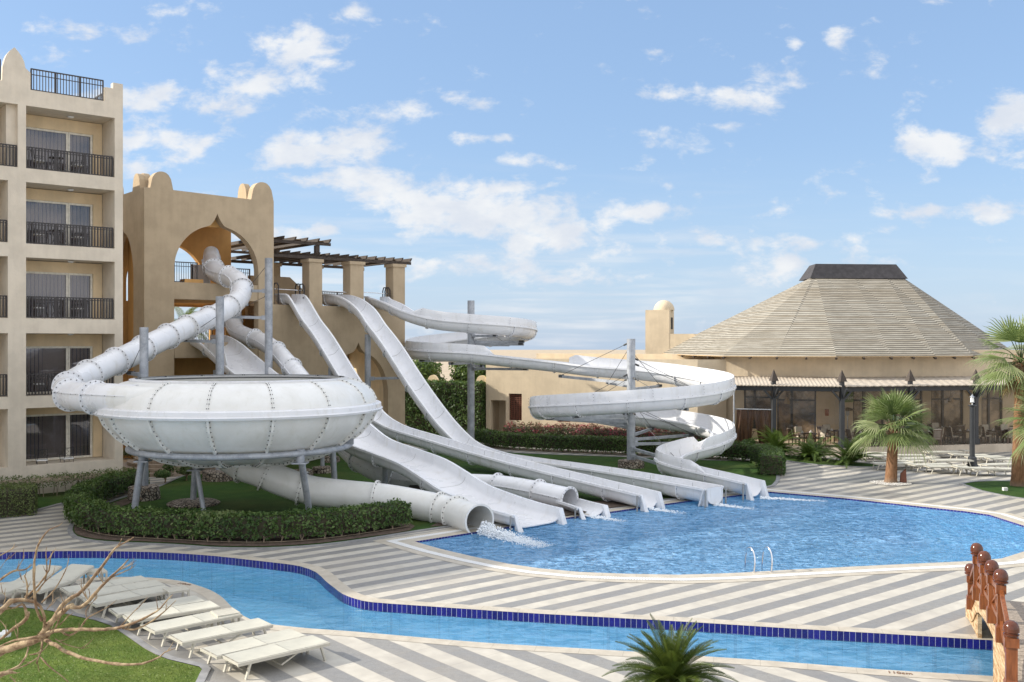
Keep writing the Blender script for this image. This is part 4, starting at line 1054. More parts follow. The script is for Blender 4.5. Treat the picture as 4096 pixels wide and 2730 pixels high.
pts += [Vector((9.25,47.1,1.5)), Vector((8.15,46.1,1.36)), Vector((7.35,45.3,1.24)), Vector((6.98,44.55,1.12)), Vector((7.15,43.9,1.02)), Vector((7.72,42.95,.92)), Vector((8.75,41.9,.78)), Vector((9.92,40.6,.62))]
PS = cr(pts, .3); fr = frames(PS); L = arclen(PS)
def s_near(q): 
    q = Vector(q); return L[min(range(len(PS)), key=lambda i: (PS[i]-q).length)]
sA, sB, sC = s_near(Pd(1655,1250,56.5)), s_near((-1.0,56.1,5.6)), s_near((2.4,55.7,5.25))
sD, sE, sF = s_near((10.55,50.17,1.85)), s_near((8.15,46.1,1.36)), s_near((8.6,42.5,.8))
trough(sp, PS, 1.04, .56, .15, .57, 2.35, bolts=10, guards=((1, sA, sB, .46), (-1, sC+.3, sE-.2, .48), (1, sE-1.6, sF, .42)), s0=1.0)
exit_lip(sp, fr[-1], 1.04, .57, drop=.70)
# columns
def column(name, p, r, z, label, foot=None, group='galvanised slide support columns'):
    t_ = thing(name, label, 'support column', (p.x, p.y, 0), 0, group)
    mb = MB(); mb.tube([Vector((p.x,p.y,0)), Vector((p.x,p.y,z*.55)), Vector((p.x,p.y,z))], r, 20); mb.tube([Vector((p.x,p.y,z*.45)), Vector((p.x,p.y,z*.45+.02))], r+.012, 20)
    part(mb, 'shaft', M['galv'], t_)
    mb = MB(); mb.lathe([(r*.99, z-.001),(r*.8, z-.02),(0, z-.02)], (p.x,p.y,0), 16); part(mb, 'end_plate', M['bolt'], t_)
    if foot: 
        mb = MB(); fr_, fh = foot; mb.lathe([(fr_*.98,0),(fr_,fh*.5),(fr_*.94,fh),(r,fh+.04)], (p.x,p.y,0), 24)
        for v_i, v in enumerate(mb.v):
            h_ = math.sin(v_i*12.9898)*43758.5; h_ -= math.floor(h_); mb.v[v_i] = (v[0]+(h_-.5)*.06, v[1]+(h_-.5)*.05, v[2]+(h_-.5)*.03)
        part(mb, 'stone_base', M['rock'], t_)
    return t_
def arm(root, p, z, q, r=.07, cable=None):
    a = Vector((p.x, p.y, z)); q = Vector(q); mb = MB(); mb.bar(a, q, .10, .14); d = (q-a).normalized(); mb.bar(a, a+d*.35, .22, .22); part(mb, 'arm', M['galv'], root)
    mb = MB(); mb.box((-.14,-.14,-.03),(.14,.14,.10), 0, Matrix.Translation(q-d*.2)); part(mb, 'bracket', M['bolt'], root)
    if cable:
        mb = MB(); c0 = Vector((p.x, p.y, cable)); mb.tube([c0, c0.lerp(q, .5), q], .013, 6); mb.tube([c0, c0.lerp(q, .09)], .05, 8); part(mb, 'stay_cable', M['bolt'], root)
cA = column('steel_column', Vector((-14.75,39.9,0)), .17, 6.92, 'shortest of the three thick galvanised columns, left behind the bowl', (.62,.55))
arm(cA, Vector((-14.75,39.9,0)), 5.0, (-15.75,40.9,5.05), cable=6.4); arm(cA, Vector((-14.75,39.9,0)), 4.55, (-15.7,40.5,4.6))
cB = column('steel_column', Vector((-13.38,45.6,0)), .185, 8.42, 'thick galvanised column rising behind the middle of the bowl', (.80,.45))
arm(cB, Vector((-13.38,45.6,0)), 6.35, (-15.35,46.2,6.4), cable=7.6)
cC = column('steel_column', Vector((-12.22,50.0,0)), .19, 10.55, 'tallest galvanised column, in front of the right pier of the arched tower', (.6,.4))
arm(cC, Vector((-12.22,50.0,0)), 8.9, (-13.6,50.9,8.95), cable=10.3); arm(cC, Vector((-12.22,50.0,0)), 7.55, (-14.4,49.6,7.6), cable=8.7)
cD = column('steel_column', Vector((-8.04,55.5,0)), .17, 6.77, 'galvanised column under the right steep slide, in front of the low arch', (.5,.3))
arm(cD, Vector((-8.04,55.5,0)), 4.3, (-6.0,55.2,4.35))
for (x, y, z, r, lb) in ((1290,1893,3.3,.10,'thin grey post on a rubble base seen just right of the bowl ring'),(1322,1850,5.0,.12,'thin grey post on a rubble base farthest behind the bowl'),(1210,1905,3.6,.13,'thin grey post seen between the bowl legs nearest the exit tube')):
    p = G(x, y); column('steel_post', p, r, z, lb, (.5,.3), 'thin posts under the slides')
for (x, y, z, lb) in ((-5.15,40.4,1.45,'short grey post holding up the wide slide'),(-15.2,51.0,4.9,'grey post under the start of the wide slide at the tower')):
    column('steel_post', Vector((x,y,0)), .11, z, lb, None, 'thin posts under the slides')
pt = G(774, 2022); mb = MB(); mb.lathe([(.95,0),(1.0,.10),(.85,.17),(0,.18)], pt, 28); tag(mb.build('rubble_pad', M['rock']), 'flat round rubble pad at the foot of a rear bowl leg', 'stone pad')
h1 = column('spiral_column', P5, .21, 8.82, 'tall steel column inside the upper left spiral loop', None, 'columns of the spiral slide')
for a, z, c in ((-60,6.7,None),(0,6.35,None),(45,6.15,7.6),(90,5.95,7.6),(150,5.55,None),(200,5.25,None),(250,5.1,None),(285,4.95,6.9),(-10,6.2,None)):
    arm(h1, P5, z, P5+Vector((3.2*math.cos(R(a)),3.2*math.sin(R(a)),z)), cable=c)
arm(h1, P5, 4.75, Vector((.9,56.3,4.8)))
h2 = column('spiral_column', P6, .215, 6.5, 'swirl marked steel column at the centre of the large right spiral', (.68,.38), 'columns of the spiral slide')
for a, z, c in ((100,4.1,6.2),(62,3.95,5.9),(25,3.68,5.6),(-8,3.5,5.3),(-60,3.2,4.6),(-100,3.0,None),(-135,2.78,None),(-165,2.6,4.8),(-195,2.38,None),(-222,2.2,4.6),(-250,2.0,None),(-292,1.62,3.4),(-325,1.42,3.2),(-352,1.2,3.0),(-20,.98,2.9),(-35,.62,None)):
    arm(h2, P6, z, P6+Vector((4.4*math.cos(R(a)),4.4*math.sin(R(a)),z)) if z > 1 else Vector((7.6,45.2,z-.1)), cable=c)
arm(h2, P6, 4.25, Vector((2.6,55.0,4.45)), cable=6.35)
mb = MB(); pb = Vector((-3.75,38.9,0)); mb.box((-.24,-.22,0),(.24,.22,.66), 0, Matrix.Translation(pb)); mb.box((-.27,-.25,.66),(.27,.25,.71), 0, Matrix.Translation(pb)); mb.box((-.16,-.225,.15),(.16,-.222,.5), 0, Matrix.Translation(pb))
tag(mb.build('equipment_box', M['brick']), 'small dark brown box standing under the wide slide', 'utility box')
# splash
def splash(c, d, ln, wd, n, lb, hi=.12):
    mb = MB(); d = Vector(d).normalized(); sd = Vector((-d.y, d.x, 0))
    for i in range(n):
        t = rnd.random()**1.2; q = Vector(c)+d*(t*ln)+sd*(rnd.gauss(0, 1)*wd*(.35+.55*t)); r = rnd.uniform(.010, .038)*(1.25-t)
        mb.octa((q.x, q.y, -.045+abs(rnd.gauss(0, 1))*hi*(1-t)), r)
    tag(mb.build('splash', M['foam']), lb, 'splash', kind='stuff')
splash(Pd(1925,2120,33.1), (.70,-.71,0), 3.0, .26, 4200, 'white foam gushing from the open mouth of the bowl exit tube', .16)
splash(PS[-1]+Vector((.2,-.1,0)), (1,-.25,0), 2.6, .14, 900, 'white foam streak at the spiral slide exit', .04)
splash(P2_[-1], (.8,-.6,0), 1.8, .2, 500, 'faint foam at the third open exit', .04)
splash(P1[-1], (.8,-.6,0), 1.5, .2, 400, 'faint foam at the second open exit', .04)
splash(E2, (.8,-.6,0), 1.4, .16, 400, 'faint foam below the open scoop exit', .04)
# ---------------- restaurant ----------------
def lfr(O, ang):
    """frame: x along the wall, y outwards to the viewer"""
    e = Vector((math.cos(R(ang)), math.sin(R(ang)), 0)); n = Vector((e.y, -e.x, 0)); return e, n, fr3(O, e, n)
def along(px, O, e, b=0.0, n=None):
    k = (px-CX)/F; ox, oy = O[0]+(n.x*b if n else 0), O[1]+(n.y*b if n else 0); return (k*oy-ox)/(e.x-k*e.y)
C0 = Vector((19.4, 59.8, 0)); T0 = Vector((18.35, 55.4, 0))
rest = thing('restaurant', 'round plan restaurant with a huge grey reed roof, dark cap and cream upper wall', 'restaurant', C0)
er, nr_, MR = lfr(C0, 12.5); el, nl, ML = lfr(C0, -20)     # left wall: negative x runs to the left
zE = 5.62; zW = 5.86
def wallwin(O, e, n, MM, a0, a1, wins, name):
    mb = MB(); hs = []
    for (x0, x1, z0, z1) in wins: hs.append([(x0,z0),(x1,z0),(x1,z1),(x0,z1)])
    slab(mb, [(a0,0),(a1,0),(a1,zW),(a0,zW)], hs, O, e, n, .3); part(mb, name, M['cream'], rest)
    for (x0, x1, z0, z1) in wins:
        f = MB(); t = .09
        f.box((x0,-.16,z0),(x0+t,-.06,z1), 0, MM); f.box((x1-t,-.16,z0),(x1,-.06,z1), 0, MM); f.box((x0+t,-.16,z1-t),(x1-t,-.06,z1), 0, MM); f.box((x0+t,-.16,z0),(x1-t,-.06,z0+t), 0, MM)
        zt = z0+(z1-z0)*.76; f.box((x0+t,-.15,zt-.05),(x1-t,-.07,zt+.05), 0, MM)
        if x1-x0 > 1.3: xm = x0+(x1-x0)*.38; f.box((xm-.07,-.17,z0+t),(xm+.07,-.05,z1-t), 0, MM)
        w_ = part(f, 'window', M['dframe'], rest)
        q = MB(); q.box((x0+.02,-.13,z0+.02),(x1-.02,-.12,z1-.02), 0, MM); p_ = part(q, 'pane', M['dglass'], rest); p_.parent = w_
A = lambda px: along(px, C0, er); B_ = lambda px: along(px, C0, el)
wallwin(C0, er, nr_, MR, 0.0, 15.0, [(A(3412),A(3535),.5,3.55),(A(3570),A(3690),.5,3.55),(A(3725),A(3853),.5,3.55),(A(3926),A(4010),.5,3.55),(A(4060),A(4150),.5,3.55)], 'wall')
wallwin(C0, el, nl, ML, B_(2905), 0.0, [(B_(2976),B_(3088),1.0,3.55),(B_(3108),B_(3264),.45,3.55)], 'wall')
mb = MB()
eps = [(2686,72),(2775,65.5),(2893,61.2),(3107,59.6),(3345,58.6),(3566,59.2),(3742,59.9),(3895,61.0),(4010,63.5),(4070,70)]
ev = [Vector(((x-CX)/F*y, y, zE-.12)) for x, y in eps]+[Vector((36,80,zE-.12)), Vector((30,86,zE-.12)), Vector((22,87,zE-.12)), Vector((14.5,84,zE-.12)), Vector((11.5,78,zE-.12))]
TL, TR = Pd(3250,1108,70), Pd(3610,1108,70.5); zt = TL.z; TR.z = zt
BL, BR = TL+Vector((.4,2.2,0)), TR+Vector((-.2,2.2,0))
tops = [TL,TL,TL,TL,TL.lerp(TR,.04),TL.lerp(TR,.16),TL.lerp(TR,.46),TL.lerp(TR,.82),TR,TR,BR,BR,BL,BL,BL]
n = len(ev)
for i in range(n):
    j = (i+1) % n; a, b, c, d = ev[i], ev[j], tops[j], tops[i]; k = len(mb.v); lift = .05 if i % 2 else 0
    lst = [a, b]+([c, d] if (c-d).length > .01 else [c])
    sub = 1
    for v in lst: mb.v.append(tuple(v+Vector((0,0,0))))
    mb.face([k+t for t in range(len(lst))], 0)
part(mb, 'roof', M['reed'], rest)
mb = MB()
for i in range(n):
    j = (i+1) % n; mb.loops([[ev[i], ev[i]-Vector((0,0,.05)), ev[i]+(tops[i]-ev[i]).normalized()*2.5-Vector((0,0,.10))], [ev[j], ev[j]-Vector((0,0,.05)), ev[j]+(tops[j]-ev[j]).normalized()*2.5-Vector((0,0,.10))]], False, 0, False)
part(mb, 'roof_edge', M['mat_panel'], rest)
for i in range(0, 10):   # rafters
    for q in (0, .5):
        a = ev[i].lerp(ev[(i+1) % n], q); t = tops[i]; d = (t-a).normalized(); mb = MB(); dd = Vector((d.x, d.y, 0)).normalized()
        mb.bar(a-dd*.05-Vector((0,0,.14)), a+d*1.3-Vector((0,0,.14)), .12, .13); part(mb, 'rafter', M['wood'], rest)
cp = [TL+Vector((-.25,-.35,-.12)), TR+Vector((.25,-.35,-.12)), BR+Vector((.25,.5,-.12)), BL+Vector((-.6,.5,-.12))]
ch_ = Pd(3272,1055,70).z
cu = [Vector((cp[0].x+.55, cp[0].y+.6, ch_)), Vector((cp[1].x-.6, cp[1].y+.6, ch_)), Vector((cp[2].x-.6, cp[2].y-.6, ch_)), Vector((cp[3].x+.6, cp[3].y-.6, ch_))]
mb = MB(); mb.loops([cp, cu], True, 0, False); part(mb, 'roof_cap', M['cap'], rest)
mb = MB()   # the walls behind, closing the volume
wb = [Vector((C0.x,C0.y,0))+er*15, Vector((34,76,0)), Vector((24,82,0)), Vector((15,78,0)), Vector((C0.x,C0.y,0))+el*B_(2905)]
mb.loops([wb, [v+Vector((0,0,zE)) for v in wb]], False, 0, False); part(mb, 'back_wall', M['cream'], rest)
# terrace
et, ntt, MT = lfr(T0, 12.5); eu, nu, MU = lfr(T0, -17.5)
TA_ = lambda px: along(px, T0, et); TB_ = lambda px: along(px, T0, eu)
tl0 = T0+eu*TB_(2932); tr0 = T0+et*14.5
terr = thing('dining_terrace', 'shaded dining terrace with dark posts and reed canopy before the restaurant', 'terrace', T0)
mb = MB(); mb.v = []; sheet(mb, [tuple(tl0[:2]), tuple(T0[:2]), tuple(tr0[:2]), tuple((C0+er*14.8)[:2]), tuple((C0+nr_*.01)[:2]), tuple((C0+el*B_(2912))[:2])], [], .40); part(mb, 'terrace_floor', M['terr'], terr)
mb = MB(); mb.box((TB_(2932),-.15,0),(0,.15,.46), 0, MU); mb.box((0,-.15,0),(14.5,.15,.46), 0, MT); part(mb, 'low_wall', M['terr'], terr)
# canopy
zf, zb = 3.90, 4.22
def canopy(O1, O2, W1, W2, nn):
    mb = MB(); a, b = O1+nn*.45, O2+nn*.45; N = 60
    for k_ in (0, 1):
        for i in range(N+1):
            t = i/N; p = a.lerp(b, t); q = W1.lerp(W2, t); dz = .025*(i % 2)
            mb.v.append((p.x, p.y, zf+dz-k_*.05)); mb.v.append((q.x, q.y, zb+dz-k_*.05))
    for k_ in (0, 1):
        o = k_*2*(N+1)
        for i in range(N): mb.face((o+2*i, o+2*i+1, o+2*i+3, o+2*i+2))
    for i in range(N): mb.face((2*i, 2*i+2, 2*(N+1)+2*i+2, 2*(N+1)+2*i))
    part(mb, 'canopy_roof', M['canopy'], terr)
canopy(tl0-eu*.2, T0, C0+el*B_(2905), C0, nu); canopy(T0, tr0, C0, C0+er*14.9, ntt)
mb = MB(); mb.box((TB_(2932),-.08,3.58),(0,.08,3.82), 0, MU); mb.box((0,-.08,3.58),(14.5,.08,3.82), 0, MT)
for i in range(18):
    p = tl0.lerp(T0, i/18); q = (C0+el*B_(2905)).lerp(C0, i/18); mb.bar((p.x,p.y,3.83),(q.x,q.y,4.12), .05, .08)
for i in range(36):
    p = T0.lerp(tr0, i/36); q = C0.lerp(C0+er*14.8, i/36); mb.bar((p.x,p.y,3.83),(q.x,q.y,4.12), .05, .08)
part(mb, 'canopy_beams', M['tealblk'], terr)
for px, fr_ in ((3095,0),(3365,2),(3640,1),(3902,1),(4110,1)):
    q = (T0+eu*TB_(px)) if fr_ == 0 else (T0 if fr_ == 2 else T0+et*TA_(px)); q = Vector((q.x, q.y, 0))+(nu if fr_ == 0 else ntt)*.02; mm = Matrix.Translation(q) @ Matrix.Rotation(R(12), 4, 'Z')
    mb = MB(); mb.box((-.11,-.11,.46),(.11,.11,3.98), 0, mm); mb.box((-.15,-.15,.46),(.15,.15,.8), 0, mm); mb.box((-.10,-.10,3.98),(.10,.10,4.16), 0, mm)
    for sx in (-1, 1): mb.bar(mm @ Vector((sx*.1,0,3.1)), mm @ Vector((sx*.62,0,3.66)), .08, .10)
    mb.bar(mm @ Vector((0,-.1,3.2)), mm @ Vector((0,-.5,3.75)), .08, .10)
    p_ = part(mb, 'post', M['tealblk'], terr)
    mb = MB(); k = 0; mb.loops([[mm @ Vector(v) for v in ((-.21,-.21,4.14),(.21,-.21,4.14),(.21,.21,4.14),(-.21,.21,4.14))], [mm @ Vector(v) for v in ((-.01,-.01,4.78),(.01,-.01,4.78),(.01,.01,4.78),(-.01,.01,4.78))]], True, 0, False)
    f_ = part(mb, 'finial', M['wood'], terr); f_.parent = p_
for (a, b, mm) in ((TB_(2940), TB_(3088), MU), (TB_(3102), -.12, MU), (.12, TA_(3630), MT), (TA_(3650), TA_(3893), MT), (TA_(3912), TA_(4100), MT)):
    mb = MB(); N = 14
    for i in range(N+1):
        x = a+(b-a)*i/N
        for z in (.50, 3.55): mb.v.append(tuple(mm @ Vector((x, -.10+.012*math.sin(i*1.9), z))))
    for i in range(N): mb.face((2*i, 2*i+2, 2*i+3, 2*i+1), 0, True)
    part(mb, 'clear_curtain', M['film'], terr, angle=180)
mb = MB(); mb.tube([MU @ Vector((TB_(2940),-.02,2.5)), MU @ Vector((TB_(3088),-.02,2.5))], .03, 8); mb.tube([MU @ Vector((TB_(2936),.0,.4)), MU @ Vector((TB_(2936),.0,3.7))], .045, 8); part(mb, 'curtain_rod', M['galv'], terr)
mb = MB(); a0, a1 = TB_(2945), TB_(3086); N = 36
for i in range(N+1):
    t = i/N; x = a0+(a1-a0)*t
    for j, z in enumerate((2.47, 1.9, 1.2, .55)):
        xm = (a0+a1)/2+.05; sp_ = (0, .0, .10, .22)[j]; xx = x+(sp_ if x > xm else -sp_*.6); mb.v.append(tuple(MU @ Vector((xx, -.2+.035*math.sin(i*1.7+j), z))))
for i in range(N):
    for j in range(3):
        if j >= 1 and .46 < (i+.5)/N < .54: continue
        mb.face((4*i+j, 4*(i+1)+j, 4*(i+1)+j+1, 4*i+j+1), 0, True)
part(mb, 'drape', M['sheer'], terr, angle=180)
def hang(px, y0, y1, Yd, lb):
    p = Pd(px, y0, Yd); q = Pd(px, y1, Yd); r = .13
    t_ = thing('basket_lamp', lb, 'hanging lamp', (p.x, p.y, 0), 0, 'woven lamps hanging on the terrace')
    mb = MB(); mb.lathe([(r*.8, p.z),(r*1.1, (p.z+q.z)/2),(r*1.25, q.z),(r*1.15,q.z),(r*.7, p.z-.01)], (p.x,p.y,0), 14); part(mb, 'lamp_shade', M['mat_panel'], t_)
    mb = MB(); mb.tube([(p.x,p.y,p.z),(p.x,p.y,4.1)], .01, 5); part(mb, 'cord', M['bolt'], t_)
hang(3148, 1590, 1616, 58.3, 'woven basket lamp hanging between the two left terrace posts')
hang(3803, 1588, 1610, 59.0, 'woven basket lamp hanging before the tall windows right of the fan palm')
gs = thing('green_sign', 'green signboard with white lettering on the wall beside the second terrace post', 'sign', C0+nr_*.05)
a0 = A(3374)
mb = MB(); mb.box((a0,.03,2.72),(a0+.62,.07,3.55), 0, MR); part(mb, 'sign_board', M['greensign'], gs)
def text(s_, size, Mx, m_, name, root=None, label=None):
    c = bpy.data.curves.new(name, 'FONT'); c.body = s_; c.size = size; c.extrude = .004; c.align_x = 'CENTER'; c.align_y = 'CENTER'
    o = bpy.data.objects.new('tmp', c); COL.objects.link(o); dg = bpy.context.evaluated_depsgraph_get(); me = bpy.data.meshes.new_from_object(o.evaluated_get(dg))
    bpy.data.objects.remove(o); me.transform(Mx); me.materials.clear(); me.materials.append(m_); q = bpy.data.objects.new(name, me); COL.objects.link(q)
    if root: q.parent = root
    return q
tp = MR @ Vector((a0+.36,.09,3.02)); rm = Matrix(((er.x, 0, nr_.x, 0), (er.y, 0, nr_.y, 0), (0, 1, 0, 0), (0, 0, 0, 1)))
text('appa', .26, Matrix.Translation(tp-Vector(gs.location)) @ rm, M['white'], 'lettering', gs)
pl = thing('wall_plaque', 'small square terracotta wall lamp on the cream terrace wall', 'wall lamp', C0+nl*.05); mb = MB(); mb.box((B_(3300),.0,1.9),(B_(3300)+.22,.10,2.3), 0, ML); mb.box((B_(3300)+.03,.1,1.95),(B_(3300)+.19,.14,2.25), 0, ML); part(mb, 'lamp_body', M['ochre'], pl)
ht = thing('patio_heater', 'tall patio heater with a round metal hood behind the second terrace post', 'patio heater', Pd(3390,1745,57.5)); hb = Vector((ht.location.x, ht.location.y, .4)); ht.location = hb
mb = MB(); mb.lathe([(.22,0),(.22,.5),(.05,.55)], hb, 16); part(mb, 'gas_base', M['galv'], ht)
mb = MB(); mb.tube([hb+Vector((0,0,.5)), hb+Vector((0,0,1.75))], .035, 8); mb.lathe([(.06,1.7),(.1,1.75),(.1,2.0),(.05,2.05)], hb, 12); part(mb, 'pole', M['galv'], ht)
mb = MB(); mb.lathe([(.45,2.0),(.30,2.1),(0,2.18)], hb, 20); part(mb, 'hood', M['steel'], ht)
# tables and chairs
def dchair(root):
    f = MB()
    for sx in (-.24, .24):
        f.box((sx-.02,-.24,0),(sx+.02,-.20,.62)); f.box((sx-.02,.20,0),(sx+.02,.24,.42)); f.bar((sx,.22,.42),(sx,.34,.98), .035, .035, up=Vector((1,0,0))); f.box((sx-.02,-.24,.60),(sx+.02,.24,.63))
    f.bar((-.24,.33,.95),(.24,.33,.95), .035, .05); f.bar((-.24,.24,.48),(.24,.24,.48), .03, .04)
    for i in range(7): x = -.18+.06*i; f.bar((x,.24,.48),(x,.335,.95), .018, .018, up=Vector((1,0,0)))
    f.box((-.24,-.24,.38),(.24,.22,.42)); f.build('chair_frame', M['rattan'], root)
    s_ = MB(); s_.box((-.22,-.23,.42),(.22,.20,.49)); s_.build('seat_cushion', M['cush'], root)
    b = MB(); b.loops([[Vector(v) for v in ((-.22,.16,.49),(.22,.16,.49),(.22,.22,.47),(-.22,.22,.47))], [Vector(v) for v in ((-.22,.25,1.0),(.22,.25,1.0),(.22,.31,1.0),(-.22,.31,1.0))]], True, 0, False); b.build('back_cushion', M['cush'], root)
def dtable(root):
    t = MB(); t.box((-.42,-.42,.70),(.42,.42,.745)); t.build('table_top', M['rattan'], root)
    for sx in (-.34, .34):
        for sy in (-.34, .34): l = MB(); l.box((sx-.03,sy-.03,0),(sx+.03,sy+.03,.70)); l.build('leg', M['rattan'], root)
tabs = [(3228,1775,'left'),(3345,1735,'far'),(3462,1765,'near second post'),(3535,1745,'b'),(3700,1752,'c'),(3785,1742,'d'),(3858,1756,'e'),(3990,1750,'f'),(4060,1758,'g')]
desc = ['leftmost, between the first two posts','by the wall left of post two','just right of post two','behind the left edge of the fan palm','just right of the fan palm crown','deepest table beneath the tall windows','left of the fourth terrace post','right of the fourth terrace post','rightmost, behind the big palm fronds']
dc0 = thing('dining_chair', 'x', 'chair', (0,0,0), 0, 'cushioned dining chairs on the terrace'); dchair(dc0)
dt0 = thing('dining_table', 'x', 'table', (0,0,0), 0, 'terrace dining tables'); dtable(dt0)
first = True
for i, (px, py, _) in enumerate(tabs):
    q = G(px, py+(0 if i else 0), .40+.74) if False else None
    Yd = [57.1,58.6,56.9,58.6,57.6,60.0,58.2,58.6,58.9][i]; q = Vector(((px-CX)/F*Yd, Yd, .40)); rz = R(12+rnd.uniform(-6, 6))
    lb = 'square brown table with folded napkins, '+desc[i]
    if i == 0: dt0.location = q; dt0.rotation_euler = (0,0,rz); dt0['label'] = lb
    else: dup(dt0, q, rz, lb)
    for k, (dx, dy) in enumerate(((-.3,-.1),(.25,.1))):
        c = q+Vector((dx,dy,.745)); mb = MB(); mb.loops([[c+Vector((.11*math.cos(R(90*j+20+k*30)), .11*math.sin(R(90*j+20+k*30)), 0)) for j in range(4)], [c+Vector((0,0,.15))+Vector((.005*math.cos(R(90*j)), .005*math.sin(R(90*j)), 0)) for j in range(4)]], True, 0, False)
        tag(mb.build('napkin', M['nap']), ('left' if k == 0 else 'right')+' folded white napkin on the table '+desc[i], 'napkin', 'folded white napkins on the terrace tables')
    sides = [(-.78,0,90,'left'),(.78,0,-90,'right')]+([(0,.78,0,'far')] if i not in (2, 6) else [])+([(.1,-.8,180,'near')] if i in (4,5,7) else [])
    for dx, dy, a, nm_ in sides:
        o = Vector((dx*math.cos(rz)-dy*math.sin(rz), dx*math.sin(rz)+dy*math.cos(rz), 0))
        lb = 'cushioned chair, %s side of the table %s' % (nm_, desc[i])
        if first: dc0.location = q+o; dc0.rotation_euler = (0,0,rz+R(a)); dc0['label'] = lb; first = False
        else: dup(dc0, q+o, rz+R(a)+R(rnd.uniform(-9, 9)), lb)
bt = thing('bistro_table', 'round pedestal table behind the brown drape, leftmost on the terrace', 'table', Vector(((3002-CX)/F*58.9, 58.9, .4)))
b0_ = Vector(bt.location); mb = MB(); mb.lathe([(0,.72),(.42,.72),(.42,.69),(0,.69)], b0_, 20); part(mb, 'table_top', M['rattan'], bt)
for k in range(3): mb = MB(); a = R(120*k+20); mb.tube([b0_+Vector((.3*math.cos(a),.3*math.sin(a),0)), b0_+Vector((.06*math.cos(a),.06*math.sin(a),.35)), b0_+Vector((.28*math.cos(a),.28*math.sin(a),.69))], .018, 6); part(mb, 'leg', M['iron'], bt)
# low building to the left
LO = Vector((-1.75, 67.0, 0)); LE = Vector((13.3, 60.1, 0)); eL = (LE-LO).normalized(); nL = Vector((eL.y, -eL.x, 0)); LM = fr3(LO, eL, nL); LL = (LE-LO).length
low = thing('low_building', 'long low cream building with lattice windows between the ivy wall and the restaurant', 'building', LO)
aL = lambda px: along(px, LO, eL)
mb = MB(); w1 = (aL(2035),aL(2087)); w2 = (aL(2229),aL(2281)); dr = (aL(1963),aL(2023)); wz = (1.15, 2.92)
xe = aL(2790)
slab(mb, [(0,0),(xe,0),(xe,5.27),(0,5.27)], [[(w1[0],wz[0]),(w1[1],wz[0]),(w1[1],wz[1]),(w1[0],wz[1])],[(w2[0],wz[0]),(w2[1],wz[0]),(w2[1],wz[1]),(w2[0],wz[1])],[(dr[0],.02),(dr[1],.02),(dr[1],2.45),(dr[0],2.45)]], LO, eL, nL, .35)
mb.box((0,-9,0),(xe,-1.6,5.1), 0, LM); mb.box((0,-1.6,4.95),(xe,-.35,5.1), 0, LM); mb.box((dr[1],-1.6,0),(dr[1]+.2,-.35,2.6), 0, LM); mb.box((0,-1.6,0),(.2,-.35,4.95), 0, LM)
q0 = LO+eL*xe; q1 = Vector((C0.x,C0.y,0))+el*B_(2900); mb.loops([[q0, q0+Vector((0,0,5.27))], [q1-Vector((0,.4,0)), q1-Vector((0,.4,0))+Vector((0,0,5.27))]], False, 0, False)
mb.box((0,-9,5.1),(xe,-8.6,5.5), 0, LM)
part(mb, 'wall', M['cream'], low)
for (x0, x1) in (w1, w2):
    f = MB(); N = 8; K = 13
    for i in range(N+1): x = x0+(x1-x0)*i/N; f.box((x-.018,-.20,wz[0]),(x+.018,-.15,wz[1]), 0, LM)
    for i in range(K+1): z = wz[0]+(wz[1]-wz[0])*i/K; f.box((x0,-.195,z-.018),(x1,-.155,z+.018), 0, LM)
    part(f, 'window_lattice', M['lattice'], low); f = MB(); f.box((x0,-.34,wz[0]),(x1,-.30,wz[1]), 0, LM); part(f, 'window_recess', M['inner'], low)
# stair turret with dome
ct = Pd(2677, 1372, 76); ct.z = 0; ett = Vector((math.cos(R(-20)), math.sin(R(-20)), 0)); CTM = fr3(ct, ett, Vector((ett.y, -ett.x, 0)))
tur = thing('domed_turret', 'square cream turret with a small dome rising behind the low building', 'turret', ct)
mb = MB(); mb.box((-1.85,-1.9,0),(0,0,8.82), 0, CTM); mb.box((.0,-2.6,0),(1.85,-.02,6.98), 0, CTM); mb.box((1.86,-5,0),(4.6,.25,6.94), 0, CTM); part(mb, 'wall', M['cream'], tur)
mb = MB(); mb.box((.0,-1.35,7.35),(.02,-.62,8.25), 0, CTM); part(mb, 'window', M['inner'], tur)
dcn = CTM @ Vector((-.6,-1.0,8.82)); mb = MB(); mb.lathe([(.80*math.cos(R(a)), .78*math.sin(R(a))) for a in range(0, 91, 10)], dcn, 28); part(mb, 'dome', M['cream'], tur)
# ivy wall with arched merlons
def box_wall(name, a, b, t, h, m_, label, cat):
    a, b = Vector(a), Vector(b); e = (b-a).normalized(); n_ = Vector((e.y, -e.x, 0)); mm = fr3(a, e, n_); L_ = (b-a).length
    mb = MB(); mb.box((0,-t,0),(L_,0,h), 0, mm); return mb, mm, L_, e, n_
mb, mm, L_, e_, n_ = box_wall('w', (-14.5,71.2,0), (-1.6,67.6,0), .3, 3.3, None, '', '')
for px in (1290, 1511, 1730, 1925):
    a = along(px, Vector((-14.5,71.2,0)), e_); slab(mb, [(a-.43+.86*i/10, 3.3+.78*(1-abs(2*i/10-1)**2.3)**.5) for i in range(11)], [], Vector((-14.5,71.2,0)), e_, n_, .28)
tag(mb.build('garden_wall', M['hotel_in']), 'sand coloured garden wall with rounded merlons showing above the ivy', 'wall')
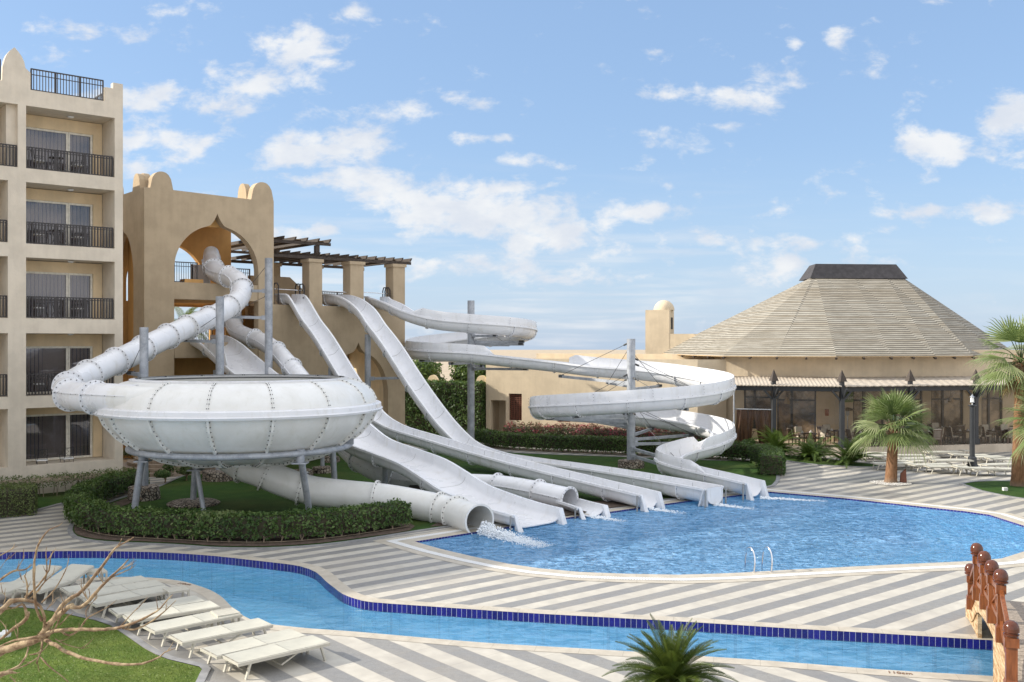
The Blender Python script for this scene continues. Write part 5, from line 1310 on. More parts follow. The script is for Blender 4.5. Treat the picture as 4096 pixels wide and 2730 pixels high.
# ---------------- vegetation ----------------
import numpy as np
rs = np.random.RandomState(5)
def leaves(name, C, Nn, size, m_, parent=None, asp=.5, tint=None, jitter=.6, loc=None):
    """one mesh of many small leaf quads at centres C with normals near Nn"""
    n = len(C); C = np.asarray(C, float); Nn = np.asarray(Nn, float)
    nn = Nn+rs.normal(0, jitter, (n, 3)); nn /= np.linalg.norm(nn, axis=1, keepdims=True)+1e-9
    u = np.cross(nn, rs.normal(0, 1, (n, 3))); u /= np.linalg.norm(u, axis=1, keepdims=True)+1e-9; v = np.cross(nn, u)
    s = (size*rs.uniform(.6, 1.35, (n, 1)))
    V = np.stack([C-u*s, C-v*s*asp+nn*s*.15, C+u*s, C+v*s*asp+nn*s*.15], 1).reshape(-1, 3)
    if loc is not None: V -= np.array(loc)
    me = bpy.data.meshes.new(name); me.vertices.add(4*n); me.vertices.foreach_set('co', V.ravel())
    me.loops.add(4*n); me.loops.foreach_set('vertex_index', np.arange(4*n, dtype=np.int32))
    me.polygons.add(n); me.polygons.foreach_set('loop_start', np.arange(0, 4*n, 4, dtype=np.int32))
    try: me.polygons.foreach_set('loop_total', np.full(n, 4, dtype=np.int32))
    except Exception: pass
    me.update(calc_edges=True)
    at = me.attributes.new('tint', 'FLOAT', 'FACE'); t = rs.uniform(0, 1, n)**1.3 if tint is None else tint
    at.data.foreach_set('value', np.asarray(t, np.float32)); me.materials.append(m_)
    o = bpy.data.objects.new(name, me); COL.objects.link(o)
    if parent: o.parent = parent
    return o
def hedge(pts, wd, h, label, mk='hedge', dens=330, size=.05, z0=.0, stems=True, wob=.07, cat='hedge', gap=.0, name='hedge', corek='core'):
    P = cr([Vector((p[0], p[1], 0)) for p in pts], .5); L = arclen(P); T = L[-1]
    base = P[len(P)//2]; t_ = thing(name, label, cat, (base.x, base.y, 0))
    fr = frames(P); S = np.array(L)
    def locate(s):
        i = np.clip(np.searchsorted(S, s)-1, 0, len(P)-2); f = (s-S[i])/(S[i+1]-S[i]+1e-9)
        A = np.array([[p.x, p.y] for p in P]); W = np.array([[f_[2].x, f_[2].y] for f_ in fr]); return A[i]+(A[i+1]-A[i])*f[:, None], W[i]
    area = T*(wd+2*h)+2*wd*h; n = int(area*dens); per = wd+2*(h-gap)
    s = rs.uniform(0, T, n); q = rs.uniform(0, per, n); xy, W = locate(s)
    lump = .5+.35*np.sin(s*2.3+1.3)*np.sin(s*.9+q*1.7)+.35*np.sin(s*6.1+q*3.0)*np.sin(s*4.3-q*4.1)+rs.normal(0, .35, n)
    side = np.where(q < h-gap, -1, np.where(q > h-gap+wd, 1, 0)); z = np.where(side == -1, gap+q, np.where(side == 1, gap+(q-(h-gap)-wd), h)); off = np.where(side == 0, q-(h-gap)-wd/2, side*wd/2)
    d = wob*lump; off = off+side*d*(1 if True else 0); z = z+(side == 0)*d*.9
    # round the shoulders
    sh = np.clip((z-(h-.14))/.14, 0, 1)*(side != 0); off = off-side*sh*.07; z = z-(side == 0)*(np.abs(off) > wd/2-.1)*.06
    C = np.column_stack([xy[:, 0]+W[:, 0]*off, xy[:, 1]+W[:, 1]*off, z0+z-rs.uniform(0, .06, n)])
    N = np.column_stack([W[:, 0]*side, W[:, 1]*side, np.where(side == 0, 1.0, .35)])
    # ends
    m_ = int(2*wd*h*dens); e_s = np.where(rs.rand(m_) < .5, 0.0, T-1e-3); xy2, W2 = locate(e_s); o2 = rs.uniform(-wd/2, wd/2, m_); tn = np.column_stack([W2[:, 1], -W2[:, 0]]); sg_ = np.where(e_s < .01, 1, -1)
    C2 = np.column_stack([xy2+W2*o2[:, None]+tn*(rs.uniform(0, .08, m_)*sg_)[:, None], rs.uniform(gap, h, m_)+z0]); N2 = np.column_stack([tn*sg_[:, None], np.full(m_, .3)])
    C = np.vstack([C, C2]); N = np.vstack([N, N2])
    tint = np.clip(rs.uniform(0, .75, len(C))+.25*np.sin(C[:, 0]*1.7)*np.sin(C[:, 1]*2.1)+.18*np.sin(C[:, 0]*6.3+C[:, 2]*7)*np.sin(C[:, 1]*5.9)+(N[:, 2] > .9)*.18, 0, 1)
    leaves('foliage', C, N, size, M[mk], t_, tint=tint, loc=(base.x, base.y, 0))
    mb = MB(); rings = []; a, hh = wd/2-.05, h-.05
    for (p, tt, wv, nv) in fr: rings.append([p+wv*x+Vector((0,0,y+z0)) for x, y in ((-a, gap*1.3+.02), (-a, hh-.08), (-a+.08, hh), (a-.08, hh), (a, hh-.08), (a, gap*1.3+.02))])
    mb.loops(rings, True, 0, False); part(mb, 'inner_branches', M[corek], t_)
    if stems:
        mb = MB(); s_ = .2
        while s_ < T:
            k = int(np.searchsorted(S, s_))-1; p, tt, wv, nv = fr[max(0, k)]
            for sd in (-1, 1):
                b = p+wv*(sd*(wd/2-.10)); 
                for q_ in range(2): mb.tube([b+Vector((0,0,z0)), b+tt*rnd.uniform(-.14,.14)+wv*sd*.03+Vector((0,0,z0+gap*.9+.22))], .012, 4, cap=False)
            s_ += rnd.uniform(.25, .5)
        for sd in (-1, 1): mb.tube([f_[0]+f_[2]*(sd*(wd/2-.10))+Vector((0,0,z0+.02)) for f_ in fr], .012, 5)  # low hose run added along both sides, linking the stems
        part(mb, 'stem', M['twig'], t_)
    return t_
g2 = lambda l: [G(x, y) for x, y in l]
hedge(g2([(560,1962),(440,1992),(350,2030),(322,2075),(372,2120),(470,2143),(600,2153),(850,2166),(1000,2170),(1124,2168),(1284,2156),(1475,2130),(1612,2108)]), .85, .81, 'long dark green clipped hedge curving round the foot of the bowl slide', dens=300, size=.055, gap=.16, z0=.05, wob=.11)
q = G(850,2168); n_ = 1300; C = np.column_stack([rs.normal(q.x+.1, .42, n_), rs.normal(q.y-.10, .16, n_), rs.uniform(.35, .98, n_)])
pb = thing('pale_shrub', 'pale yellow green shrub growing out of the front of the dark hedge', 'shrub', (q.x, q.y, 0)); leaves('foliage', C, np.tile([0,-1,.5], (n_, 1)), .05, M['hedgeL'], pb, loc=(q.x, q.y, 0))
hedge(g2([(-260,2075),(-60,2062),(80,2050),(140,2046)]), 1.9, .98, 'broad box hedge beside the path at the left edge', 'hedgeL', 420, .035, gap=.05, wob=.08)
hedge([hl(-9,.8,0), hl(-6,.75,0), hl(-3,.75,0), hl(.25,.75,0)], .7, .82, 'sparse hedge with bare stems along the foot of the hotel', 'hedgeL', 150, .045, gap=.45, wob=.12, corek='twig')
hedge([G(1920,1778),G(2064,1798),G(2510,1818),G(2700,1826),G(2860,1836),G(3000,1848)], .9, .92, 'long low clipped hedge behind the lawn and the big spiral', dens=230, size=.065, gap=.14)
hedge([G(3040,1852),G(3085,1875),G(3085,1905)], 1.1, .98, 'rounded end hedge beside the path near the spiral exit', dens=380, size=.04, gap=.05)
hedge([G(2020,1757),G(2250,1762),G(2500,1775),G(2700,1785),G(2860,1795)], .9, .85, 'loose hedge of mixed flowers against the low cream building', 'flow', 170, .07, gap=.05, wob=.25, stems=False)
hedge([Vector((-13.5,70.2,0)),Vector((-8,68.6,0)),Vector((-1.95,66.9,0))], 1.3, 3.62, 'tall dark ivy covered wall left of the low building', dens=170, size=.085, stems=False, wob=.12)
def cluster(name, c, rad, n, size, mk, label, cat='shrub', stem=True, parts=('foliage','stem'), flat=.8, lumps=9, group=None):
    c = Vector(c); t_ = thing(name, label, cat, (c.x, c.y, 0), 0, group); rx, rz = rad; z0 = c.z; C = []
    for i in range(lumps):
        a, e = rnd.uniform(0, 6.28), rnd.uniform(-.3, 1); r = rnd.uniform(.25, .62); lc = np.array([math.cos(a)*r*rx, math.sin(a)*r*rx, e*rz*.6]); k = n//lumps
        d = rs.normal(0, 1, (k, 3)); d /= np.linalg.norm(d, axis=1, keepdims=True); rr = rnd.uniform(.32, .5)*rs.uniform(.6, 1.05, (k, 1))
        C.append(lc+d*rr*np.array([rx, rx, rz*flat]))
    C = np.vstack(C); N = C/(np.linalg.norm(C, axis=1, keepdims=True)+1e-6)+np.array([0,0,.4])
    leaves(parts[0], C+np.array([0,0,z0]), N, size, M[mk], t_)
    if stem:
        mb = MB(); mb.tube([(0,0,0),(.05,0,max(.1, z0-rz*.3)),(0,.05,z0+rz*.3)], [rx*.06,rx*.045,rx*.02], 8)
        for k in range(6): a = k*1.05; mb.tube([(0,0,max(.06, z0-rz*.6)),(math.cos(a)*rx*.5,math.sin(a)*rx*.5,z0+rz*.2)], [rx*.03,rx*.01], 6)
        mb.build(parts[1], M['bark'], t_)
    return t_
for (x, y, z, rx, rz, lb) in ((-13.5,76,3.6,2.8,2.4,'leafy tree behind the garden wall, seen through the low arch'),(-7.5,75,3.7,2.9,2.0,'leafy tree behind the garden wall, just right of the tower'),(-2.6,74.5,3.6,2.6,1.9,'leafy tree behind the garden wall, beside the low cream building')):
    cluster('garden_tree', (x,y,z), (rx,rz), 7500, .13, 'tree', lb, 'tree', parts=('crown','trunk'), lumps=22)
for (x, y, h, r, mk, lb) in ((660,1935,.62,.62,'hedge','dark bushy shrub beside the path behind the bowl legs'),(745,1925,.55,.45,'hedgeL','paler shrub right of the dark bush behind the bowl'),(815,1895,.75,.5,'hedge','taller shrub beside the rubble base of the middle column'),(540,1855,.6,.9,'hedgeL','shrub at the left of the curved stone steps'),(1230,1850,.5,.8,'hedge','low shrub seen under the right side of the bowl')):
    p = G(x, y); cluster('shrub', (p.x,p.y,h*.75), (r,h*.75), 1500, .045, mk, lb)
p = G(2980,1818); cluster('shrub', (p.x,p.y,.5), (.75,.5), 1200, .05, 'hedge', 'small round light shrub left of the feathery palms')
# palms
def fanleaf(mb, tint, org, dirv, R_, n=26, spread=150, droop=.35, wd=.035):
    d = Vector(dirv).normalized(); up = Vector((0,0,1)); sd = d.cross(up)
    if sd.length < .1: sd = Vector((1,0,0))
    sd.normalize(); nn = sd.cross(d)
    tw = rnd.uniform(-.5, .5); sd, nn = sd*math.cos(tw)+nn*math.sin(tw), nn*math.cos(tw)-sd*math.sin(tw)
    for i in range(n):
        a = R(-spread/2+spread*i/(n-1)); v = d*math.cos(a)+sd*math.sin(a); v = (v+nn*(.10*math.cos(a*2))).normalized(); ln = R_*(.82+.18*math.cos(a))*rnd.uniform(.85, 1.05)
        side = v.cross(nn).normalized(); k = len(mb.v); w0 = wd
        p0, p1 = org, org+v*ln*.5; p2 = org+v*ln*.8-up*droop*ln*.18; p3 = org+v*ln-up*droop*ln*rnd.uniform(.35, .8)
        fold = nn*.012
        for p, q_ in ((p0,.25),(p1,1.0),(p2,.6)):
            mb.v.append(tuple(p-side*w0*q_)); mb.v.append(tuple(p+fold*q_)); mb.v.append(tuple(p+side*w0*q_))
        mb.v.append(tuple(p3)); t = tint+rnd.uniform(-.15, .15)
        for a_ in (0, 3):
            mb.face((k+a_, k+a_+1, k+a_+4, k+a_+3)); mb.face((k+a_+1, k+a_+2, k+a_+5, k+a_+4))
        mb.face((k+6, k+7, k+9)); mb.face((k+7, k+8, k+9)); mb.ti += [t]*6
def setint(o, ti):
    at = o.data.attributes.new('tint', 'FLOAT', 'FACE'); at.data.foreach_set('value', [min(1, max(0, x)) for x in ti])
def fanpalm(label, base, top, r0, r1, nf, LR, pet, dirs=None, dead=10, seed=1, lowel=118, name='fan_palm'):
    global rnd
    keep = rnd; rnd = random.Random(seed); t_ = thing(name, label, 'palm tree', base, 0, 'fan palms')
    b, tp = Vector((0,0,0)), Vector(top)-Vector(base)
    mb = MB(); N = 14; pts = [b.lerp(tp, i/N) for i in range(N+1)]; rr = [r0+(r1-r0)*(i/N)**.7 for i in range(N+1)]; rr[0] *= 1.12; mb.tube(pts, rr, 22); mb.build('trunk', M['trunk'], t_)
    mb = MB()
    for i in range(70):
        a = rnd.uniform(0, 6.28); z = rnd.uniform(-.55, .15); d = Vector((math.cos(a), math.sin(a), 0)); p = tp+d*r1*.8+Vector((0,0,z)); mb.bar(p, p+d*rnd.uniform(.10,.2)+Vector((0,0,rnd.uniform(.12,.3))), .09, .03)
    mb.build('leaf_bases', M['palmd'] if False else M['bark'], t_)
    mb = MB(); mb.ti = []; pm = MB()
    for i in range(nf):
        a = i*2.39996+rnd.uniform(-.2, .2); u = (i+.5)/nf; el_ = R(86-lowel*u**.85+rnd.uniform(-7, 7)); d = Vector((math.cos(a)*math.cos(el_), math.sin(a)*math.cos(el_), math.sin(el_)))
        L_ = pet*rnd.uniform(.8, 1.1); o = tp+Vector((0,0,.05)); m1_ = o+d*L_*.6; e = o+d*L_-Vector((0,0,.12*L_*(1 if el_ < .9 else .2)))
        pm.tube([o, m1_, e], [.028,.02,.014], 5, cap=False)
        fanleaf(mb, .25+.55*rnd.random(), e, (e-m1_).normalized()+Vector((0,0,-.12)), LR*rnd.uniform(.85, 1.1), 22, 142, .12+.42*u, .030)
    o = mb.build('fronds', M['palm'], t_); setint(o, mb.ti); pm.build('frond_stalks', M['palmd'] if False else M['hedgeL'], t_)
    if dead:
        mb = MB(); mb.ti = []
        for i in range(dead):
            a = i*2.4+rnd.uniform(-.3, .3); d = Vector((math.cos(a)*.5, math.sin(a)*.5, -.85)); o = tp-Vector((0,0,.25)); fanleaf(mb, .3, o+d*.45, d, LR*.75, 14, 70, .2, .022)
        o = mb.build('dry_fronds', M['palmd'], t_); setint(o, mb.ti)
    rnd = keep; return t_
p = G(3563,1934); tpx = Pd(3574,1722,44.8)
pf = fanpalm('young fan palm with reddish trunk in a white gravel ring before the terrace', p, tpx+Vector((0,0,.05)), .28, .20, 32, 1.32, .80, dead=0, seed=3, lowel=100)
mb = MB(); mb.lathe([(.88,.02),(.80,.035),(.2,.05)], p, 30)
for i in range(500): a, r_ = rnd.uniform(0,6.28), rnd.uniform(.3,.88); mb.octa((p.x+r_*math.cos(a), p.y+r_*math.sin(a), .045), rnd.uniform(.015,.035))
tag(mb.build('gravel_ring', M['gravel']), 'ring of white gravel round the base of the middle fan palm', 'gravel')
mb = MB(); bx = p+Vector((.52,-.1,0)); mb.loops([[bx+Vector(v) for v in ((-.14,-.06,0),(.14,-.06,0),(.14,.06,0),(-.14,.06,0))], [bx+Vector(v) for v in ((-.12,-.06,.45),(.1,-.06,.66),(.1,.04,.66),(-.12,.04,.45))]], True, 0, False); tag(mb.build('uplight_box', M['lattice']), 'small brown box leaning at the foot of the middle fan palm', 'light fitting')
p2 = G(4072,1946); fanpalm('tall fan palm with a wide drooping crown at the upper right edge', p2, Pd(4085,1452,43.6), .30, .22, 30, 1.40, 1.05, dead=9, seed=8)
p3 = Vector((21.9,40.6,0)); fanpalm('lower fan palm whose long fronds enter from the right edge', p3, Vector((21.95,40.5,3.0)), .30, .24, 32, 1.35, .95, dead=12, seed=12)
mb = MB(); mb.box((-.09,-.07,0),(.09,.07,.16), 0, Matrix.Translation(G(4020,1966))); mb.box((-.07,-.075,.03),(.07,-.07,.13), 0, Matrix.Translation(G(4020,1966))); tag(mb.build('lawn_light', M['white']), 'small white box light on the right lawn at the palm foot', 'light fitting')
def frond(mb, org, az, el0, L_, n, lw, ll, curl, tint, vshape=.5, seg=9, side_droop=.3, stalk=.008):
    d = Vector((math.cos(az), math.sin(az), 0)); up = Vector((0,0,1)); sd = d.cross(up); p = Vector(org); e = el0; pts = [p.copy()]; tn = []
    for i in range(seg):
        dv = d*math.cos(e)+up*math.sin(e); tn.append(dv); p = p+dv*L_/seg; pts.append(p.copy()); e -= curl/seg*(1+.8*i/seg)
    tn.append(tn[-1])
    for i in range(n):
        t = .12+.88*i/(n-1); f = t*seg; k0 = min(seg-1, int(f)); q = pts[k0].lerp(pts[k0+1], f-k0); dv = tn[k0]; nn = sd.cross(dv); ln = ll*(math.sin(math.pi*min(1, .18+.82*t)**.8)*.85+.18)
        for s_ in (-1, 1):
            v = (sd*s_*.80+dv*.55+nn*vshape).normalized(); k = len(mb.v); w = dv*lw
            tip = q+v*ln-up*side_droop*ln*.5; md = q+v*ln*.55
            for x in (q-w*.5, q+w*.5, md+w*.6, tip, md-w*.6): mb.v.append(tuple(x))
            mb.face((k, k+1, k+2, k+4)); mb.face((k+4, k+2, k+3)); mb.ti += [tint+rnd.uniform(-.2, .2)]*2
    for i in range(seg):
        k = len(mb.v); w = sd*stalk
        for x in (pts[i]-w, pts[i]+w, pts[i+1]+w*.8, pts[i+1]-w*.8): mb.v.append(tuple(x+up*.004))
        mb.face((k, k+1, k+2, k+3)); mb.ti += [.95]
# sago at the bottom
cb = Vector((2.72,17.0,0)); sg_ = thing('sago_palm', 'dark green sago palm with stiff feathery fronds at the bottom edge', 'sago palm', cb)
mb = MB(); mb.tube([(0,0,0),(0,0,.22),(0,0,.45)], [.20,.19,.14], 14); mb.build('trunk', M['bark'], sg_)
mb = MB(); mb.ti = []
for i in range(78):
    u = (i+.5)/78; frond(mb, (0,0,.45), i*2.39996+rnd.uniform(-.15,.15), R(84-88*u+rnd.uniform(-6, 6)), 1.18*rnd.uniform(.82, 1.05), 58, .011, .19, .35+.75*u, .30+.40*rnd.random(), .55, side_droop=.05)
o = mb.build('fronds', M['cycad'], sg_); setint(o, mb.ti)
for (x, y, h, lb) in ((3108,1826,2.1,'leftmost feathery areca palm before the terrace wall'),(3250,1843,1.95,'middle feathery areca palm before the terrace wall'),(3400,1860,2.15,'rightmost feathery areca palm before the terrace wall')):
    p = G(x, y); t_ = thing('areca_palm', lb, 'small palm', p, 0, 'feathery areca palms on the lawn strip'); mb = MB(); mb.ti = []
    for i in range(64):
        o_ = (rnd.gauss(0,.14), rnd.gauss(0,.14), .05); frond(mb, o_, rnd.uniform(0, 6.28), R(rnd.uniform(30, 86)), h*rnd.uniform(.45, 1.0), 26, .032, .30, R(rnd.uniform(30, 85)), .15+.6*rnd.random(), .25, side_droop=.6)
    o = mb.build('fronds', M['tree'], t_); setint(o, mb.ti)
    mb = MB()
    for k in range(7): a = k*.9; mb.tube([(.1*math.cos(a),.1*math.sin(a),0),(.16*math.cos(a),.16*math.sin(a),.5)], .02, 6)
    mb.build('stem', M['hedgeL'], t_)
# palm seen through the tower opening
p = Pd(735,1300,62); t_ = thing('date_palm', 'palm glimpsed through the upper opening of the slide tower', 'palm tree', (p.x, p.y, 0)); mb = MB(); mb.tube([(0,0,0),(0,0,p.z-.2)], .2, 12); mb.build('trunk', M['trunk'], t_)
mb = MB(); mb.ti = []
for i in range(30): frond(mb, (0,0,p.z-.2), i*2.4, R(rnd.uniform(-10, 75)), 2.4, 40, .03, .4, R(70), .2+.5*rnd.random(), .3, side_droop=.4)
o = mb.build('fronds', M['palm'], t_); setint(o, mb.ti)
# grass blades on the near lawn
n_ = 42000; xs = rs.uniform(-12.5, -5.0, n_); ys = rs.uniform(17.2, 24.6, n_)
poly = [G(x, y) for x, y in [(-300,2440),(0,2446),(196,2460),(330,2487),(440,2520),(571,2609),(672,2655),(785,2682),(765,2760),(700,2900),(-700,2900)]]
def inside(x, y):
    c = np.zeros(len(x), bool); m_ = len(poly)
    for i in range(m_):
        a, b = poly[i], poly[(i+1) % m_]; c ^= ((a.y > y) != (b.y > y)) & (x < (b.x-a.x)*(y-a.y)/((b.y-a.y)+1e-12)+a.x)
    return c
k = inside(xs, ys); xs, ys = xs[k], ys[k]; n_ = len(xs)
o = leaves('grass_blades', np.column_stack([xs, ys, np.full(n_, .048)]), np.tile([0, -1, .1], (n_, 1)), .022, leafm('grass_blade', [(.09,.15,.025),(.16,.22,.045),(.27,.30,.10)]), asp=.22, jitter=.5); tag(o, kind='stuff')
# ---------------- bare tree at the lower left ----------------
bt_ = thing('bare_tree', 'leafless tree with pale forked branches reaching in from the lower left corner', 'tree', (-7.6, 11.6, 0))
z7 = lambda x, y, Yd: Pd(x/3.267, 2250+y/3.267, Yd)
br = [
 ([( -420,1560,11.8),(-200,1300,11.7),(0,1170,11.6),(250,1080,11.5),(520,1000,11.4),(620,830,11.35),(760,690,11.3),(950,550,11.2)],[.15,.11,.085,.07,.062,.060,.052,.040]),
 ([(940,590,11.2),(1050,590,11.15),(1170,500,11.1),(1310,330,11.05),(1450,190,11.0),(1600,50,10.95),(1680,-40,10.9)],[.035,.030,.028,.026,.020,.015,.008]),
 ([(560,960,11.4),(850,520,11.5),(1020,420,11.5),(1150,290,11.5),(1290,110,11.5),(1400,-40,11.5),(1500,-180,11.5),(1660,-270,11.5),(1750,-330,11.5)],[.03,.038,.032,.030,.028,.024,.018,.012,.006]),
 ([(1500,-180,11.5),(1560,-240,11.5),(1590,-310,11.45)],[.014,.010,.007]),
 ([(560,1000,11.4),(700,900,11.3),(1000,880,11.1),(1300,880,11.0),(1560,850,10.9),(1800,770,10.8),(2050,640,10.7),(2180,500,10.6),(2260,420,10.6)],[.045,.036,.030,.028,.025,.020,.014,.009,.005]),
 ([(1600,860,10.9),(1750,880,10.85),(1950,790,10.8),(2150,640,10.75),(2300,500,10.7)],[.018,.018,.014,.010,.005]),
 ([(1560,850,10.9),(1680,720,10.95),(1820,570,11.0)],[.014,.010,.004]),
 ([(570,1000,11.4),(720,1080,11.2),(900,1180,11.0),(1100,1250,10.9),(1320,1300,10.8),(1520,1330,10.7),(1850,1325,10.6),(2080,1240,10.6),(2150,1180,10.6),(2300,1120,10.6)],[.040,.034,.030,.028,.026,.024,.018,.013,.010,.004]),
 ([(-120,740,11.0),(0,640,11.1),(150,510,11.2),(330,490,11.2),(480,530,11.2),(560,640,11.2),(585,800,11.3),(570,930,11.4)],[.06,.055,.045,.035,.030,.028,.028,.028]),
 ([(550,760,11.3),(480,620,11.2),(455,400,11.1),(445,200,11.0),(450,0,11.0),(480,-170,10.9),(560,-330,10.8),(640,-420,10.8),(700,-450,10.8),(760,-480,10.8)],[.024,.024,.023,.022,.020,.018,.014,.010,.007,.004]),
 ([(390,480,11.3),(480,390,11.3),(590,250,11.3),(720,140,11.3)],[.018,.015,.012,.004]),
 ([(590,250,11.3),(615,80,11.25),(600,-100,11.2),(610,-200,11.2)],[.013,.011,.009,.004]),
 ([(330,460,11.3),(500,300,11.3),(640,100,11.2),(660,-60,11.1),(700,-150,11.1)],[.02,.016,.014,.010,.004]),
 ([(540,530,11.2),(660,420,11.25),(760,290,11.3),(850,120,11.3),(890,0,11.3),(905,-110,11.3)],[.014,.012,.011,.009,.007,.003]),
 ([(-60,300,11.0),(0,230,11.0),(130,140,11.0),(220,105,11.0),(330,95,11.0),(420,30,11.0)],[.02,.018,.018,.017,.012,.006]),
 ([(215,105,11.0),(260,30,11.0),(330,-90,11.0)],[.010,.008,.003]),
 ([(0,1010,11.3),(200,850,11.3),(340,740,11.25),(370,660,11.2)],[.02,.03,.034,.03]),
 ([(360,700,11.2),(330,590,11.2),(290,545,11.2),(200,590,11.2),(60,620,11.2)],[.028,.024,.02,.014,.008]),
 ([(690,900,11.3),(750,810,11.25),(800,680,11.2),(830,560,11.2),(850,450,11.2)],[.016,.015,.012,.008,.004]),
 ([(780,820,11.2),(850,750,11.2),(910,680,11.2)],[.012,.008,.004]),
 ([(800,900,11.3),(900,960,11.25),(1010,900,11.2),(1090,800,11.15),(1150,720,11.1),(1280,650,11.1),(1400,590,11.1),(1530,490,11.1)],[.016,.020,.018,.015,.013,.010,.007,.003]),
 ([(1130,720,11.1),(1125,630,11.1),(1220,510,11.1),(1280,460,11.1)],[.009,.008,.005,.003]),
 ([(1150,490,11.1),(1080,380,11.1),(1060,210,11.1)],[.010,.008,.004]),
 ([(1160,490,11.1),(1175,400,11.1),(1145,340,11.1)],[.007,.006,.003]),
 ([(1360,280,11.05),(1290,180,11.0),(1280,100,11.0)],[.009,.008,.004]),
 ([(1450,200,11.0),(1560,150,11.0),(1700,90,11.0),(1780,30,11.0)],[.012,.010,.007,.003]),
 ([(1560,100,11.0),(1650,60,11.0),(1730,-10,11.0)],[.010,.008,.003]),
 ([(0,1100,11.2),(150,1030,11.2),(340,1000,11.1),(500,980,11.1),(640,930,11.1),(700,900,11.1)],[.012,.018,.026,.03,.026,.02]),
 ([(550,1000,11.3),(545,1120,11.2),(510,1230,11.1),(470,1330,11.1)],[.018,.018,.016,.006]),
 ([(530,1240,11.1),(640,1360,11.0),(760,1450,11.0),(900,1570,11.0)],[.012,.012,.010,.008]),
 ([(370,1110,11.2),(340,1230,11.1),(250,1350,11.0),(100,1420,11.0),(-60,1500,11.0)],[.014,.018,.018,.014,.012]),
 ([(500,1240,11.1),(330,1350,11.0),(150,1410,11.0),(0,1480,11.0)],[.010,.010,.010,.008]),
 ([(-60,1490,10.9),(100,1440,10.9),(215,1445,10.9)],[.05,.035,.012]),
 ([(380,1210,11.1),(530,1180,11.1),(640,1060,11.1)],[.010,.010,.006]),
 ([(720,1000,11.1),(850,1070,11.1),(1040,1120,11.1),(1170,1115,11.1)],[.010,.009,.007,.003]),
 ([(345,480,11.2),(360,300,11.2),(320,170,11.2)],[.014,.016,.010]),
 ([(320,270,11.2),(270,210,11.2)],[.006,.003]),
 ([(75,960,11.2),(75,850,11.2),(0,760,11.2),(-40,700,11.2)],[.010,.010,.007,.004]),
 ([(45,550,11.2),(75,450,11.2),(30,390,11.2)],[.005,.005,.003]),
 ([(-10,100,11.0),(60,0,11.0),(80,-30,11.0)],[.005,.004,.002]),
 ([(-60,-40,11.0),(0,-90,11.0),(120,-150,11.0),(230,-215,11.0)],[.012,.011,.008,.003]),
 ([(610,620,11.2),(700,500,11.2),(770,460,11.2)],[.007,.005,.003]),
 ([(130,1490,10.9),(230,1590,10.9)],[.010,.008]),
 ([(230,1010,11.2),(235,900,11.2),(225,830,11.2)],[.008,.008,.005]),
]
bl = Vector(bt_.location)
for i, (pts_, rr) in enumerate(br):
    P = [z7(*p) for p in pts_]; Q = []; RR = []
    c_ = cr(P, .07); Lc = arclen(c_); La = arclen(P)
    for j, p in enumerate(c_):
        t = Lc[j]/Lc[-1]*La[-1]; k = 0
        while k < len(La)-2 and La[k+1] < t: k += 1
        f = min(1, max(0, (t-La[k])/(La[k+1]-La[k]+1e-9))); r = (rr[k]+(rr[k+1]-rr[k])*f)*(.58 if max(rr) > .05 else .64)
        knot = 1.22 if (j*7+i) % 9 == 0 else 1.0
        Q.append(p-bl+Vector((rnd.uniform(-1,1),rnd.uniform(-1,1),rnd.uniform(-1,1)))*r*.22); RR.append(r*knot*rnd.uniform(.93,1.07))
    mb = MB(); mb.tube(Q, RR, 8 if max(rr) < .03 else 14); mb.build('branch' if i else 'main_limb', M['bark'], bt_)
mb = MB(); s_ = z7(-420,1560,11.8)-bl; mb.tube([(0,0,0),(.02,.0,.6),(s_.x*.5,s_.y*.5,s_.z*.6),s_], [.26,.21,.19,.15], 16); mb.build('trunk', M['bark'], bt_)
for i, (pts_, rr) in enumerate(br):
    for j in range(2):
        k = rnd.randrange(len(pts_)-1); f = rnd.random(); a, b = z7(*pts_[k])-bl, z7(*pts_[k+1])-bl; p = a.lerp(b, f); d = (b-a).normalized(); v = (d+Vector((rnd.uniform(-1,1),rnd.uniform(-.4,.4),rnd.uniform(-.5,1)))*.9).normalized(); l = rnd.uniform(.04,.16); mb = MB(); mb.tube([p, p+v*l*.5, p+v*l+Vector((0,0,.02))], [.006,.004,.002], 5); mb.build('twig', M['bark'], bt_)
